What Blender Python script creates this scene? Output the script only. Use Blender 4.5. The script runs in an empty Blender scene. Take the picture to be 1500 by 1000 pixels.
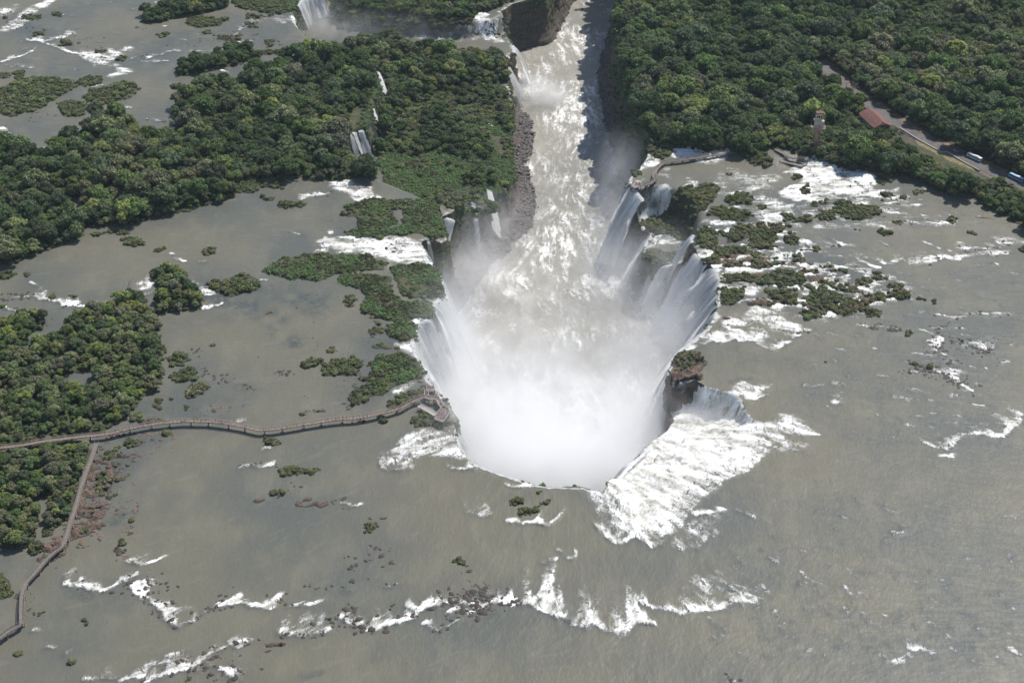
import bpy, bmesh, math, random
import numpy as np
from mathutils import Vector, Matrix, Quaternion
random.seed(7); rng = np.random.default_rng(11)
scene = bpy.context.scene
COL = scene.collection
R = math.radians
# ---------------------------------------------------------------- camera geometry: a helicopter 500 m above the upper river
CH, PITCH, FPX = 500.0, R(35.0), 2060.0
def un(px, py, z=0.0):
    """where the ground point seen at photo position (px, py) lies, on the level z"""
    dx, dy = (px-750)/FPX, (500-py)/FPX
    d = (dx, math.cos(PITCH)+dy*math.sin(PITCH), -math.sin(PITCH)+dy*math.cos(PITCH))
    t = (z-CH)/d[2]
    return (d[0]*t, d[1]*t, z)
def proj(x, y, z):
    c, s = math.cos(PITCH), math.sin(PITCH)
    zz = z-CH
    f = y*c - zz*s; u = y*s + zz*c
    return 750+FPX*x/f, 500-FPX*u/f
TO = {'A':(0,0),'B':(500,0),'C':(1000,0),'D':(0,333),'E':(500,333),'F':(1000,333),'G':(0,666),'H':(500,666),'I':(1000,666)}
def T(t, pts):
    if t == 'p': return [tuple(p[:2]) for p in pts]
    ox, oy = TO[t]
    return [(ox+p[0]/3.0, oy+p[1]/3.0) for p in pts]
def W(t, pts, z=0.0): return np.array([un(a, b, z)[:2] for a, b in T(t, pts)])
# ---------------------------------------------------------------- object helpers
def link(o, parent=None):
    COL.objects.link(o)
    if parent is not None: o.parent = parent
    return o
def tag(o, label=None, cat=None, group=None, kind=None):
    while label and len(label.split()) > 16:
        if ' the ' in label: label = label.replace(' the ', ' ', 1)
        elif ' of ' in label: label = label.replace(' of ', ' ', 1)
        else: label = ' '.join(label.split()[1:])
    if label: o['label'] = label
    if cat: o['category'] = cat
    if group: o['group'] = group
    if kind: o['kind'] = kind
    return o
def empty(name, loc, rz=0.0):
    o = bpy.data.objects.new(name, None); o.location = loc; o.rotation_euler = (0,0,rz); o.empty_display_size = 1
    return link(o)
def np_mesh(name, V, F, smooth=True, attrs=None):
    me = bpy.data.meshes.new(name)
    V = np.asarray(V, np.float32); F = np.asarray(F, np.int32)
    me.vertices.add(len(V)); me.vertices.foreach_set('co', V.ravel())
    k = F.shape[1]
    me.loops.add(F.size); me.loops.foreach_set('vertex_index', F.ravel())
    me.polygons.add(len(F)); me.polygons.foreach_set('loop_start', np.arange(0, F.size, k, dtype=np.int32))
    try: me.polygons.foreach_set('loop_total', np.full(len(F), k, np.int32))
    except Exception: pass
    if smooth: me.polygons.foreach_set('use_smooth', np.ones(len(F), bool))
    me.update(calc_edges=True)
    for n, (dom, arr) in (attrs or {}).items():
        a = me.attributes.new(n, 'FLOAT', dom); a.data.foreach_set('value', np.asarray(arr, np.float32).ravel())
    me.validate()
    return me
def mobj(name, me, mat=None, parent=None):
    if mat is not None and not me.materials: me.materials.append(mat)
    return link(bpy.data.objects.new(name, me), parent)
class MB:
    """collects boxes, bars, prisms; builds ONE mesh"""
    def __init__(s): s.v = []; s.f = []; s.mi = []; s.cur = 0
    def box(s, c, d, rz=0.0, top=1.0):
        ca, sa = math.cos(rz), math.sin(rz); b = len(s.v)
        for k in (-1,1):
            q = top if k > 0 else 1.0
            for (i,j) in ((-1,-1),(1,-1),(1,1),(-1,1)):
                x, y = i*d[0]/2*q, j*d[1]/2*q
                s.v.append((c[0]+x*ca-y*sa, c[1]+x*sa+y*ca, c[2]+k*d[2]/2))
        for q in ((3,2,1,0),(4,5,6,7),(0,1,5,4),(1,2,6,5),(2,3,7,6),(3,0,4,7)):
            s.f.append(tuple(b+i for i in q)); s.mi.append(s.cur)
    def bar(s, p, q, w, h=None):
        h = h or w; p = Vector(p); q = Vector(q); d = (q-p)
        if d.length < 1e-5: return
        d.normalize(); up = Vector((0,0,1)) if abs(d.z) < .95 else Vector((1,0,0))
        a = d.cross(up).normalized()*w/2; c = a.cross(d).normalized()*h/2; b = len(s.v)
        for e in (p, q):
            for (i,j) in ((-1,-1),(1,-1),(1,1),(-1,1)): s.v.append(tuple(e+a*i+c*j))
        for g in ((3,2,1,0),(4,5,6,7),(0,1,5,4),(1,2,6,5),(2,3,7,6),(3,0,4,7)):
            s.f.append(tuple(b+i for i in g)); s.mi.append(s.cur)
    def tube(s, p, q, r0, r1, n=8):
        p = Vector(p); q = Vector(q); d = (q-p).normalized(); up = Vector((0,0,1)) if abs(d.z) < .95 else Vector((1,0,0))
        a = d.cross(up).normalized(); c = a.cross(d); b = len(s.v)
        for e, r in ((p,r0),(q,r1)):
            for i in range(n):
                t = 2*math.pi*i/n; s.v.append(tuple(e+(a*math.cos(t)+c*math.sin(t))*r))
        for i in range(n):
            j = (i+1) % n; s.f.append((b+i, b+j, b+n+j, b+n+i)); s.mi.append(s.cur)
        s.f.append(tuple(b+n+i for i in range(n))); s.mi.append(s.cur)
        s.f.append(tuple(b+n-1-i for i in range(n))); s.mi.append(s.cur)
    def poly(s, pts): 
        b = len(s.v); s.v += [tuple(p) for p in pts]; s.f.append(tuple(range(b, b+len(pts)))); s.mi.append(s.cur)
    def mesh(s, name, mats, smooth=False):
        me = bpy.data.meshes.new(name); me.from_pydata(s.v, [], s.f)
        for m in (mats if isinstance(mats, (list,tuple)) else [mats]): me.materials.append(m)
        me.polygons.foreach_set('material_index', s.mi)
        if smooth: me.polygons.foreach_set('use_smooth', [True]*len(s.f))
        me.update(); return me
    def build(s, name, mats, parent=None, smooth=False): return link(bpy.data.objects.new(name, s.mesh(name, mats, smooth)), parent)
# ---------------------------------------------------------------- node helpers
class NT:
    def __init__(s, mat): s.nt = mat.node_tree; s.n = s.nt.nodes; s.l = s.nt.links
    def new(s, t, **kw):
        n = s.n.new(t)
        for k, v in kw.items(): setattr(n, k, v)
        return n
    def set(s, sock, v):
        if isinstance(v, bpy.types.NodeSocket): s.l.new(v, sock)
        elif v is not None:
            if isinstance(v, (tuple, list)) and len(v) == 3 and sock.type == 'RGBA': v = (*v, 1)
            sock.default_value = v
    def math(s, op, a, b=None, c=None, clamp=False):
        n = s.new('ShaderNodeMath', operation=op, use_clamp=clamp)
        for i, v in enumerate((a,b,c)):
            if v is not None: s.set(n.inputs[i], v)
        return n.outputs[0]
    def vmath(s, op, a, b=None):
        n = s.new('ShaderNodeVectorMath', operation=op)
        s.set(n.inputs[0], a)
        if b is not None: s.set(n.inputs[1], b)
        return n.outputs['Value'] if op in ('DOT_PRODUCT','LENGTH','DISTANCE') else n.outputs[0]
    def ramp(s, f, a, b, o0=0.0, o1=1.0):
        n = s.new('ShaderNodeMapRange', interpolation_type='SMOOTHSTEP')
        for i, v in enumerate((f,a,b,o0,o1)): s.set(n.inputs[i], v)
        return n.outputs[0]
    def mix(s, f, a, b, blend='MIX'):
        n = s.new('ShaderNodeMix', data_type='RGBA', blend_type=blend)
        s.set(n.inputs[0], f); s.set(n.inputs[6], a); s.set(n.inputs[7], b)
        return n.outputs[2]
    def noise(s, vec, scale, detail=4, rough=.55, dist=0.0):
        n = s.new('ShaderNodeTexNoise'); s.set(n.inputs['Vector'], vec)
        n.inputs['Scale'].default_value = scale; n.inputs['Detail'].default_value = detail
        n.inputs['Roughness'].default_value = rough; n.inputs['Distortion'].default_value = dist
        return n.outputs['Fac']
    def attr(s, name): n = s.new('ShaderNodeAttribute', attribute_name=name); return n.outputs['Fac']
    def pos(s): return s.new('ShaderNodeNewGeometry').outputs['Position']
    def obj(s): return s.new('ShaderNodeTexCoord').outputs['Object']
    def scale(s, v, sc):
        n = s.new('ShaderNodeMapping'); s.set(n.inputs[0], v); n.inputs['Scale'].default_value = sc; return n.outputs[0]
    def bump(s, h, strength, dist, normal=None):
        n = s.new('ShaderNodeBump'); n.inputs['Strength'].default_value = strength; n.inputs['Distance'].default_value = dist
        s.set(n.inputs['Height'], h)
        if normal is not None: s.set(n.inputs['Normal'], normal)
        return n.outputs[0]
def newmat(name):
    m = bpy.data.materials.new(name); m.use_nodes = True; t = NT(m)
    p = t.n.get('Principled BSDF'); return m, t, p
def simple(name, c, rough=.7, metal=0.0, var=.25, scale=1.5):
    m, t, p = newmat(name)
    n = t.noise(t.obj(), scale, 4)
    dk = tuple(x*(1-var) for x in c); lt = tuple(min(1, x*(1+var)) for x in c)
    t.set(p.inputs['Base Color'], t.mix(t.ramp(n,.3,.7), dk, lt))
    p.inputs['Roughness'].default_value = rough; p.inputs['Metallic'].default_value = metal
    return m
# ---------------------------------------------------------------- numpy noise and fields
def vnoise(x, y, seed, wrap=256):
    r = np.random.default_rng(seed).random((wrap, wrap))
    xi = np.floor(x).astype(int); yi = np.floor(y).astype(int); fx = x-xi; fy = y-yi
    fx = fx*fx*(3-2*fx); fy = fy*fy*(3-2*fy)
    a = r[xi % wrap, yi % wrap]; b = r[(xi+1) % wrap, yi % wrap]; c = r[xi % wrap, (yi+1) % wrap]; d = r[(xi+1) % wrap, (yi+1) % wrap]
    return (a*(1-fx)+b*fx)*(1-fy)+(c*(1-fx)+d*fx)*fy
def fbm(x, y, size, octs=4, seed=0, rough=.5):
    s = 0; a = 1; tot = 0; f = 1.0/size
    for o in range(octs):
        s = s + a*vnoise(x*f+17.3*o, y*f+5.1*o, seed+o); tot += a; a *= rough; f *= 2.03
    return s/tot*2-1
def inpoly(X, Y, P):
    ins = np.zeros(X.shape, bool); n = len(P)
    for i in range(n):
        x1, y1 = P[i]; x2, y2 = P[(i+1) % n]
        if y1 == y2: continue
        c = ((y1 > Y) != (y2 > Y)) & (X < (x2-x1)*(Y-y1)/(y2-y1)+x1)
        ins ^= c
    return ins
STEP = 1.0
X0, X1, Y0, Y1 = -660.0, 660.0, 385.0, 1480.0
NX = int((X1-X0)/STEP)+1; NY = int((Y1-Y0)/STEP)+1
gx = X0+np.arange(NX)*STEP; gy = Y0+np.arange(NY)*STEP
GX, GY = np.meshgrid(gx, gy)                      # [NY, NX]
_kx = np.fft.rfftfreq(NX, d=STEP)[None,:]; _ky = np.fft.fftfreq(NY, d=STEP)[:,None]
def blur(a, s): return np.fft.irfft2(np.fft.rfft2(a)*np.exp(-2*(math.pi*s)**2*(_kx**2+_ky**2)), s=a.shape)
wx = fbm(GX, GY, 14, 3, 50)*4.5; wy = fbm(GX, GY, 14, 3, 60)*6.0
WXf, WYf = GX+wx, GY+wy
def window(P, m=12):
    i0 = max(0, int((P[:,0].min()-m-X0)/STEP)); i1 = min(NX, int((P[:,0].max()+m-X0)/STEP)+2)
    j0 = max(0, int((P[:,1].min()-m-Y0)/STEP)); j1 = min(NY, int((P[:,1].max()+m-Y0)/STEP)+2)
    return slice(j0, max(j0, j1)), slice(i0, max(i0, i1))
def raster(P, warp=1.0):
    m = np.zeros((NY, NX), bool); w = window(P)
    if m[w].size: m[w] = inpoly(GX[w]+wx[w]*warp, GY[w]+wy[w]*warp, P)
    return m
def samp(F, x, y):
    u = np.clip((np.asarray(x)-X0)/STEP, 0, NX-1.001); v = np.clip((np.asarray(y)-Y0)/STEP, 0, NY-1.001)
    i = u.astype(int); j = v.astype(int); fu = u-i; fv = v-j
    return (F[j,i]*(1-fu)+F[j,i+1]*fu)*(1-fv)+(F[j+1,i]*(1-fu)+F[j+1,i+1]*fu)*fv
def polydist(X, Y, P, closed=False):
    """distance to a polyline, and arc length of the nearest point"""
    best = np.full(X.shape, 1e9); arc = np.zeros(X.shape); NXp = np.zeros(X.shape); NYp = np.zeros(X.shape); L = 0.0
    Q = list(P)+([P[0]] if closed else [])
    for (a, b) in zip(Q[:-1], Q[1:]):
        dx, dy = b[0]-a[0], b[1]-a[1]; l2 = dx*dx+dy*dy+1e-9
        t = np.clip(((X-a[0])*dx+(Y-a[1])*dy)/l2, 0, 1); qx = a[0]+t*dx; qy = a[1]+t*dy
        d = np.hypot(X-qx, Y-qy); m = d < best
        best = np.where(m, d, best); arc = np.where(m, L+t*math.sqrt(l2), arc); NXp = np.where(m, qx, NXp); NYp = np.where(m, qy, NYp)
        L += math.sqrt(l2)
    return best, arc, NXp, NYp
def resample(P, step):
    P = np.asarray(P, float); d = np.r_[0, np.cumsum(np.linalg.norm(np.diff(P, axis=0), axis=1))]
    n = max(2, int(d[-1]/step)+1); s = np.linspace(0, d[-1], n)
    return np.stack([np.interp(s, d, P[:,k]) for k in range(P.shape[1])], 1), s
RIVER_Z = -55.0; SHELF = -22.0
# ---------------------------------------------------------------- the canyon rim, with the level at each point
rimpx = [(870,-160,-8),(835,-70,-8),(800,-8,-8),(757,3,-8),(733,20,-10),(735,34,-18),(745,55,-22),(753,72,-22),(743,90,-22),(744,112,-22),(748,140,-22),
 (747,168,-22),(735,185,-22),(745,213,-22),(753,246,-22),(744,270,-20),(722,284,-18),(703,294,-14),(685,300,-10),(668,312,-4),(655,320,-3),(643,320,-2),(641,308,0),(650,328,0),
 (657,345,0),(648,358,0),(630,350,0),(617,354,0),(620,368,0),(632,386,0),(645,404,0),(648,425,0),(644,443,0),(634,446,0),(634,468,0),(614,473,0),
 (607,482,0),(605,497,0),(608,515,0),(616,529,0),(623,540,0),(625,556,0),(634,564,0),(642,574,0),(650,584,0),(657,598,0),(666,611,0),
 (668,628,0),(672,648,0),(680,666,0),(690,679,0),(710,686,0),(733,694,0),(777,709,0),(803,713,0),(853,714,0),(884,725,-2),
 (896,709,-8),(917,686,-12),(946,659,-16),(986,624,-18),(984,565,0),(980,541,0),(985,525,0),(995,516,0),(1006,507,0),(1019,496,0),
 (1036,481,0),(1046,467,0),(1050,450,0),(1053,430,0),(1052,405,0),(1040,389,0),(1022,377,-2),(1012,365,-8),(1006,372,-20),(990,384,-22),
 (965,387,-22),(942,380,-22),(943,362,-22),(953,346,-22),(948,330,-18),(944,312,-8),(942,296,-2),(934,286,0),(926,277,0),(922,265,0),(928,252,0),
 (938,247,0),(946,236,0),(950,226,1),(958,208,3),(945,187,4),(935,160,4),(924,130,4),(914,95,4),(906,60,4),(902,30,4),(906,0,4),(915,-40,4),(940,-140,4),(960,-190,4)]
rimc = np.array([un(*p)[:2] for p in rimpx])
# an irregular, rocky line
rim, rs = resample(rimc, 1.6)
tan = np.gradient(rim, axis=0); tan /= np.linalg.norm(tan, axis=1)[:,None]+1e-9
nrm = np.stack([tan[:,1], -tan[:,0]], 1)
wob = fbm(rs, rs*0, 11, 4, 5)*2.6 + fbm(rs, rs*0+9, 3.2, 2, 9)*1.0
rim = rim + nrm*wob[:,None]
canyon = inpoly(GX, GY, rim)
# ---------------------------------------------------------------- ground level
Z0 = np.zeros((NY, NX))
def level(P, z, s):
    global Z0
    m = np.clip(blur(inpoly(GX, GY, P).astype(float), s), 0, 1); Z0 = Z0*(1-m)+z*m
edge = [un(a, b, 0)[:2] for a, b in [(478,-60),(474,-12),(456,-6),(440,3),(434,18),(436,34),(452,52),(500,62),(548,88),(556,108),(560,128),(550,150),(548,164),(540,186),(520,193),(509,205),(511,225),(530,243),(560,262),(610,282),(640,298)]]
far = [un(a, b, SHELF)[:2] for a, b in [(668,322),(705,325),(790,290),(800,180),(800,60),(820,-60),(700,-160),(500,-160)]]
shelfP = np.array(edge+far); level(shelfP, SHELF, 1.5)
level(np.array([un(a,b,-8)[:2] for a, b in [(470,-160),(490,10),(520,22),(580,30),(640,33),(686,35),(704,30),(722,32),(745,20),(770,10),(840,0),(880,-160)]]), -8, 3.5)
level(np.array([un(a,b,-22)[:2] for a, b in [(1013,352),(1010,395),(965,410),(915,405),(920,350),(932,320),(962,314),(990,322),(1006,338)]]), -22, 3.0)
level(np.array([un(a,b,4)[:2] for a, b in [(880,-200),(880,60),(900,120),(940,205),(965,213),(1075,214),(1130,236),(1190,228),(1240,232),(1320,238),(1400,262),(1500,310),(1600,360),(1900,300),(1700,-200)]]), 4, 7.0)
# the stepped basin beside the throat
bpx_far = [(1000,560),(1018,553),(1036,563),(1056,567),(1076,570),(1088,590),(1102,608),(1120,626),(1131,642)]
bpx_near = [(1131,642),(1133,655),(1124,671),(1100,686),(1062,702),(1036,722),(1010,752),(990,775),(955,789),(925,783),(897,762),(883,727)]
bfar = np.array([un(a,b,0)[:2] for a, b in bpx_far]); bnear = np.array([un(a,b,0)[:2] for a, b in bpx_near])
basinP = np.vstack([bfar, bnear, [un(868,722,-2)[:2]], [un(876,700,-8)[:2]], [un(900,672,-12)[:2]], [un(930,644,-16)[:2]], [un(968,612,-18)[:2]], [un(984,585,-18)[:2]], [un(990,562,0)[:2]]])
wb = window(basinP, 4)
bx_, by_ = GX[wb]+wx[wb]*.9, GY[wb]+wy[wb]*.8
bm_ = inpoly(bx_, by_, basinP)
df, da, _, _ = polydist(bx_, by_, bfar); dn, _, _, _ = polydist(bx_, by_, bnear)
ss = lambda t: np.clip(t,0,1)**2*(3-2*np.clip(t,0,1))
LB = da.max(); dep = 16.0-10.0*ss((da/LB-.35)/.65)
bz = -dep*ss(df/5.0)*(1-(1-ss(dn/52.0))**1.3)
basin = np.zeros((NY,NX), bool); basin[wb] = bm_; basin_c = basin & canyon
tmp = Z0[wb]; tmp[bm_] = bz[bm_]; Z0[wb] = tmp
basin &= ~canyon
# ---------------------------------------------------------------- land: where the forest, scrub, ground cover and bare rock stand
LAND = []   # kind, tile, points, level, size
def L_(kind, t, pts, z=0.0, h=1.0): LAND.append((kind, t, pts, z, h))
L_('tree','p',[(-120,222),(0,222),(10,214),(37,212),(45,230),(62,232),(97,220),(104,203),(130,198),(140,172),(165,166),(203,180),(210,200),(240,198),(266,198),(254,168),(266,155),(289,150),(289,128),(312,116),(345,131),(362,120),(393,105),(404,92),(440,84),(450,72),(500,72),(548,92),(556,112),(560,130),(550,152),(546,168),(538,188),(520,196),(508,207),(510,225),(528,244),(552,262),(500,264),(420,262),(380,263),(350,270),(347,290),(310,300),(283,310),(240,318),(200,327),(150,332),(122,338),(112,352),(80,362),(50,376),(20,385),(-120,400)])
L_('hole','A',[(310,880),(360,860),(355,1000),(335,1010)]); L_('hole','A',[(580,700),(640,690),(660,705),(620,730),(590,725)]); L_('hole','A',[(340,830),(430,835),(430,860),(360,860)])
L_('hole','A',[(620,540),(760,530),(800,560),(740,570),(640,585)])
L_('tree','p',[(462,72),(500,70),(535,60),(570,64),(640,74),(700,76),(735,86),(744,100),(742,120),(700,128),(640,135),(600,150),(575,180),(560,210),(556,235),(548,225),(545,190),(556,150),(560,115),(548,90)],SHELF,.9)
L_('scrub','p',[(742,122),(748,150),(752,190),(748,215),(756,248),(748,272),(722,288),(703,298),(680,303),(655,306),(640,300),(600,292),(560,282),(556,240),(562,210),(580,180),(602,152),(640,137),(700,130)],SHELF,1.5)
L_('scrub','A',[(0,400),(40,370),(110,345),(220,345),(330,350),(320,400),(225,450),(150,490),(60,510),(0,518)],0,1.6)
L_('scrub','A',[(330,365),(370,340),(440,335),(455,355),(440,375),(360,385)],0,1.2)
L_('scrub','A',[(365,420),(420,390),(540,365),(605,370),(615,400),(570,440),(450,452),(380,445)],0,1.4)
L_('scrub','A',[(255,450),(330,440),(390,460),(375,510),(270,515)],0,1)
L_('tree','A',[(615,90),(690,40),(740,5),(810,0),(900,-20),(1000,0),(1005,15),(990,36),(900,55),(810,75),(705,100),(630,100)],0,.7)
L_('scrub','A',[(820,80),(900,70),(990,90),(970,115),(870,125),(810,105)],0,.9)
L_('tree','A',[(765,315),(870,265),(1020,220),(1110,225),(1155,250),(1020,290),(900,320),(790,330)],0,.6)
L_('scrub','A',[(1095,235),(1240,215),(1230,235),(1130,250)],0,.8)
L_('scrub','A',[(740,380),(780,368),(825,378),(800,398),(755,396)],0,1.2)
L_('scrub','A',[(1020,0),(1310,0),(1310,50),(1200,68),(1140,55),(1030,30)],0,1.2)
for q in [[(215,50),(275,60),(270,80),(225,70)],[(262,180),(325,180),(325,200),(270,205)],[(145,140),(200,140),(205,160),(150,160)],[(515,250),(560,250),(555,268),(520,268)],
          [(685,150),(740,140),(745,160),(700,166)],[(880,140),(920,130),(930,150),(890,155)],[(0,320),(45,315),(50,345),(0,350)],[(62,315),(110,310),(108,345),(65,350)],
          [(190,620),(260,615),(262,635),(200,642)],[(90,70),(180,65),(185,85),(100,90)],[(10,70),(40,80),(10,92)],[(410,220),(470,220),(470,235),(420,235)],[(950,150),(1000,160),(990,180),(955,175)],
          [(1080,100),(1130,100),(1125,125),(1085,122)],[(1170,180),(1210,180),(1205,200),(1175,200)]]:
    L_('scrub','A',q,0,1.0)
L_('scrub','A',[(1030,790),(1140,790),(1250,780),(1250,815),(1150,830),(1100,860),(1040,850)],0,.9)
L_('scrub','A',[(1215,890),(1330,880),(1340,910),(1290,920),(1220,910)],0,.8); L_('scrub','A',[(1140,860),(1220,870),(1200,885),(1150,880)],0,.8)
L_('scrub','p',[(486,6),(520,20),(580,27),(640,31),(688,33),(692,44),(640,44),(580,42),(515,36),(480,24)],-15,1.4)
L_('tree','p',[(490,-40),(495,8),(540,18),(600,24),(640,28),(690,30),(700,20),(760,0),(800,-40)],-8,.7)
L_('tree','p',[(-120,330),(112,338),(108,345),(80,358),(50,372),(20,382),(-120,390)],0,.8)
# right plateau scrub
for q, h in [([(55,0),(120,0),(145,40),(140,75),(90,100),(60,70)],1.2),([(165,20),(250,15),(260,60),(200,70)],1),([(280,15),(340,5),(410,20),(420,60),(350,100),(290,70)],1),
          ([(150,90),(280,80),(300,130),(240,150),(160,155),(110,150)],.8),([(440,40),(500,40),(515,70),(470,80)],1),
          ([(160,200),(250,205),(330,190),(400,190),(500,190),(540,220),(535,260),(440,265),(350,250),(300,240),(180,235)],1),([(160,270),(260,265),(270,300),(240,340),(170,340)],.9),
          ([(350,280),(480,275),(505,300),(490,325),(400,320)],1.1),([(520,300),(600,280),(690,290),(740,320),(730,335),(660,340),(660,355),(560,355),(530,340)],1.1),
          ([(515,360),(600,365),(615,400),(560,410),(515,390)],1.1),([(630,365),(730,345),(765,385),(720,395)],1),([(750,235),(800,218),(840,225),(835,245),(780,255)],1),
          ([(550,180),(630,190),(630,225),(580,225)],.9),([(800,365),(850,360),(890,375),(870,395),(800,395)],1),([(890,250),(960,245),(965,270),(900,272)],.8),
          ([(950,290),(1000,290),(1000,318),(960,318)],.9),([(1085,315),(1120,315),(1125,335),(1090,335)],.8),([(1010,305),(1070,310),(1070,325),(1015,322)],.6),
          ([(395,150),(450,150),(450,165),(400,168)],.7),([(650,180),(740,185),(745,200),(660,195)],.7),([(975,455),(1010,450),(1015,470),(985,480)],.6),([(990,590),(1020,590),(1025,610),(990,605)],.6),
          ([(1070,600),(1100,600),(1105,625),(1075,620)],.7),([(1100,640),(1125,645),(1120,662),(1100,660)],.7),([(850,10),(880,5),(930,25),(900,42),(860,35)],.9),
          ([(745,3),(800,5),(795,18),(750,16)],.8),([(1245,12),(1290,15),(1285,32),(1250,30)],.8),([(1470,85),(1520,90),(1520,115),(1475,108)],1),([(620,585),(645,580),(650,600),(625,602)],.5),([(675,578),(690,574),(692,592),(678,592)],.5),
          ([(1210,480),(1240,480),(1235,500),(1212,500)],.5),([(850,300),(885,300),(880,325),(850,322)],.7),([(780,300),(830,305),(825,325),(785,322)],.6)]:
    L_('scrub','F',q,0,h)
for q, h in [([(170,870),(220,845),(280,840),(320,880),(290,910),(230,905),(180,890)],1.5),([(100,930),(160,905),(250,920),(315,950),(290,975),(200,970),(110,960)],1.3),([(320,900),(375,905),(365,925),(325,925)],.9),
          ([(510,825),(545,815),(560,850),(520,860)],1.1),([(560,890),(600,900),(600,915),(565,912)],.8),([(580,945),(640,925),(665,940),(665,970),(600,965)],.9),
          ([(660,890),(720,880),(760,905),(850,920),(865,950),(800,960),(700,955),(690,920)],.9),([(835,780),(880,755),(930,770),(935,800),(870,808)],1.3),([(850,850),(900,845),(930,860),(910,875)],.8),
          ([(950,860),(990,858),(995,875),(955,878)],.8),([(1010,840),(1060,835),(1075,850),(1020,858)],.8),([(1155,950),(1195,940),(1210,975),(1190,992),(1160,985)],1.2),
          ([(640,700),(700,695),(780,680),(860,700),(920,720),(920,745),(850,750),(780,745),(700,730)],1.9),([(225,650),(290,640),(330,680),(400,720),(390,740),(300,720),(240,690)],1.5),
          ([(920,960),(965,965),(960,990),(925,985)],.9),([(720,810),(745,810),(740,825),(722,822)],.6),([(470,770),(520,765),(525,790),(480,795)],.8),([(190,760),(220,760),(220,775),(195,775)],.8),([(130,745),(150,745),(150,760),(132,758)],.7)]:
    L_('scrub','C',q,0,h)
L_('scrub','p',[(942,296),(975,291),(1000,288),(1028,282),(1052,284),(1050,300),(1030,318),(1010,330),(985,322),(960,320),(945,312)],-7,1.3)
L_('scrub','p',[(942,378),(944,366),(965,364),(975,372),(1003,366),(1004,376),(988,384),(962,387)],-22,1.3)
L_('scrub','p',[(928,250),(938,249),(945,254),(935,258),(929,258)],0,.8)
L_('scrub','p',[(956,200),(985,205),(990,218),(975,232),(958,234),(952,224)],0,1.6)
L_('rock','p',[(979,545),(984,526),(994,516),(1013,511),(1028,519),(1037,528),(1032,540),(1034,550),(1030,557),(1010,560),(994,567),(983,568)],0,1)
L_('scrub','p',[(985,533),(990,521),(1000,515),(1016,513),(1030,522),(1033,531),(1018,541),(1000,542)],0,.55)
# left middle
L_('tree','D',[(685,235),(725,190),(760,178),(830,190),(850,225),(880,300),(890,350),(840,368),(760,382),(700,388),(690,330),(700,280)],0,.85)
L_('tree','D',[(530,310),(590,290),(640,310),(640,345),(690,378),(700,425),(680,475),(735,515),(740,565),(700,595),(705,640),(660,690),(690,710),(620,750),(580,800),(540,850),(480,885),(430,905),(350,915),(230,925),(100,940),(0,965),(-200,1000),(-200,400),(20,398),(110,388),(190,405),(182,445),(145,462),(135,520),(200,485),(310,480),(290,445),(292,425),(350,378),(400,365),(460,360),(470,340)],0,.82)
L_('hole','D',[(300,645),(420,628),(415,700),(330,722),(300,700)]); L_('hole','D',[(275,555),(370,545),(382,580),(300,600),(270,600)])
L_('hole','D',[(130,450),(185,450),(190,482),(135,525)]); L_('hole','D',[(90,625),(200,578),(210,592),(110,650)])
for q, h in [([(730,575),(790,550),(835,555),(850,585),(800,608),(740,608)],1.6),([(715,640),(780,622),(850,605),(870,640),(850,682),(800,682),(730,678)],1.2),([(860,690),(910,680),(920,710),(880,740),(810,765),(815,730)],.8),
          ([(805,780),(850,775),(860,795),(815,805)],.7),([(735,745),(775,745),(770,775),(740,775)],.9),([(670,755),(710,750),(715,800),(675,805)],1),([(850,825),(885,825),(880,840),(852,840)],.7),
          ([(915,245),(1000,240),(1040,208),(1090,212),(1140,222),(1145,262),(1090,272),(1040,292),(1010,322),(960,292),(920,272)],1.5),([(645,190),(690,182),(712,200),(690,228),(650,228)],1.4),
          ([(885,92),(955,92),(955,105),(925,125),(890,122)],1.1),([(675,92),(735,88),(740,106),(680,110)],.9),([(530,48),(590,38),(640,60),(630,80),(540,82)],1.1),([(380,30),(440,25),(470,10),(570,8),(560,24),(470,30),(440,50),(390,48)],1),
          ([(-40,200),(75,192),(70,218),(-40,238)],1.2),([(100,192),(140,190),(145,215),(105,220)],1.1),([(0,340),(45,338),(45,352),(0,356)],.9),([(215,298),(250,298),(250,320),(215,318)],.8),([(300,296),(350,296),(345,310),(305,310)],.6),
          ([(935,428),(960,426),(960,445),(938,445)],.9),([(915,508),(945,506),(945,530),(918,530)],.9),([(950,528),(972,526),(970,545),(952,545)],.8),([(700,888),(750,885),(770,912),(705,918)],1.2),([(800,885),(830,875),(838,892),(805,898)],.8),
          ([(1150,928),(1230,932),(1240,962),(1170,968)],.55),([(1315,812),(1345,808),(1345,826),(1318,826)],.7),([(1370,812),(1412,800),(1415,815),(1380,824)],.5),([(1310,600),(1350,572),(1420,570),(1420,600),(1330,620)],1),
          ([(600,850),(650,840),(720,842),(715,862),(620,868)],1),([(580,810),(630,815),(620,850),(575,850)],1),([(640,720),(690,712),(680,735),(640,740)],1),([(820,700),(860,700),(850,740),(815,740)],.7),
          ([(1170,375),(1195,375),(1195,388),(1172,388)],.5),([(1440,530),(1480,530),(1480,550),(1442,548)],.5),([(560,925),(620,935),(600,965),(545,960)],1),([(670,930),(740,925),(735,935),(675,938)],.4)]:
    L_('scrub','D',q,0,h)
for q, h in [([(0,570),(60,562),(80,592),(60,640),(0,645),(-100,650),(-110,620),(-60,590)],1.1),([(10,280),(50,295),(70,320),(50,360),(10,350)],.7),([(125,445),(180,440),(180,458),(135,470)],.5),([(-30,700),(0,695),(20,710),(0,730)],.7),
             ([(40,745),(80,740),(110,760),(50,775)],.7),([(45,538),(100,538),(100,550),(50,550)],.6)]:
    L_('scrub','E',q,0,h)
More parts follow.
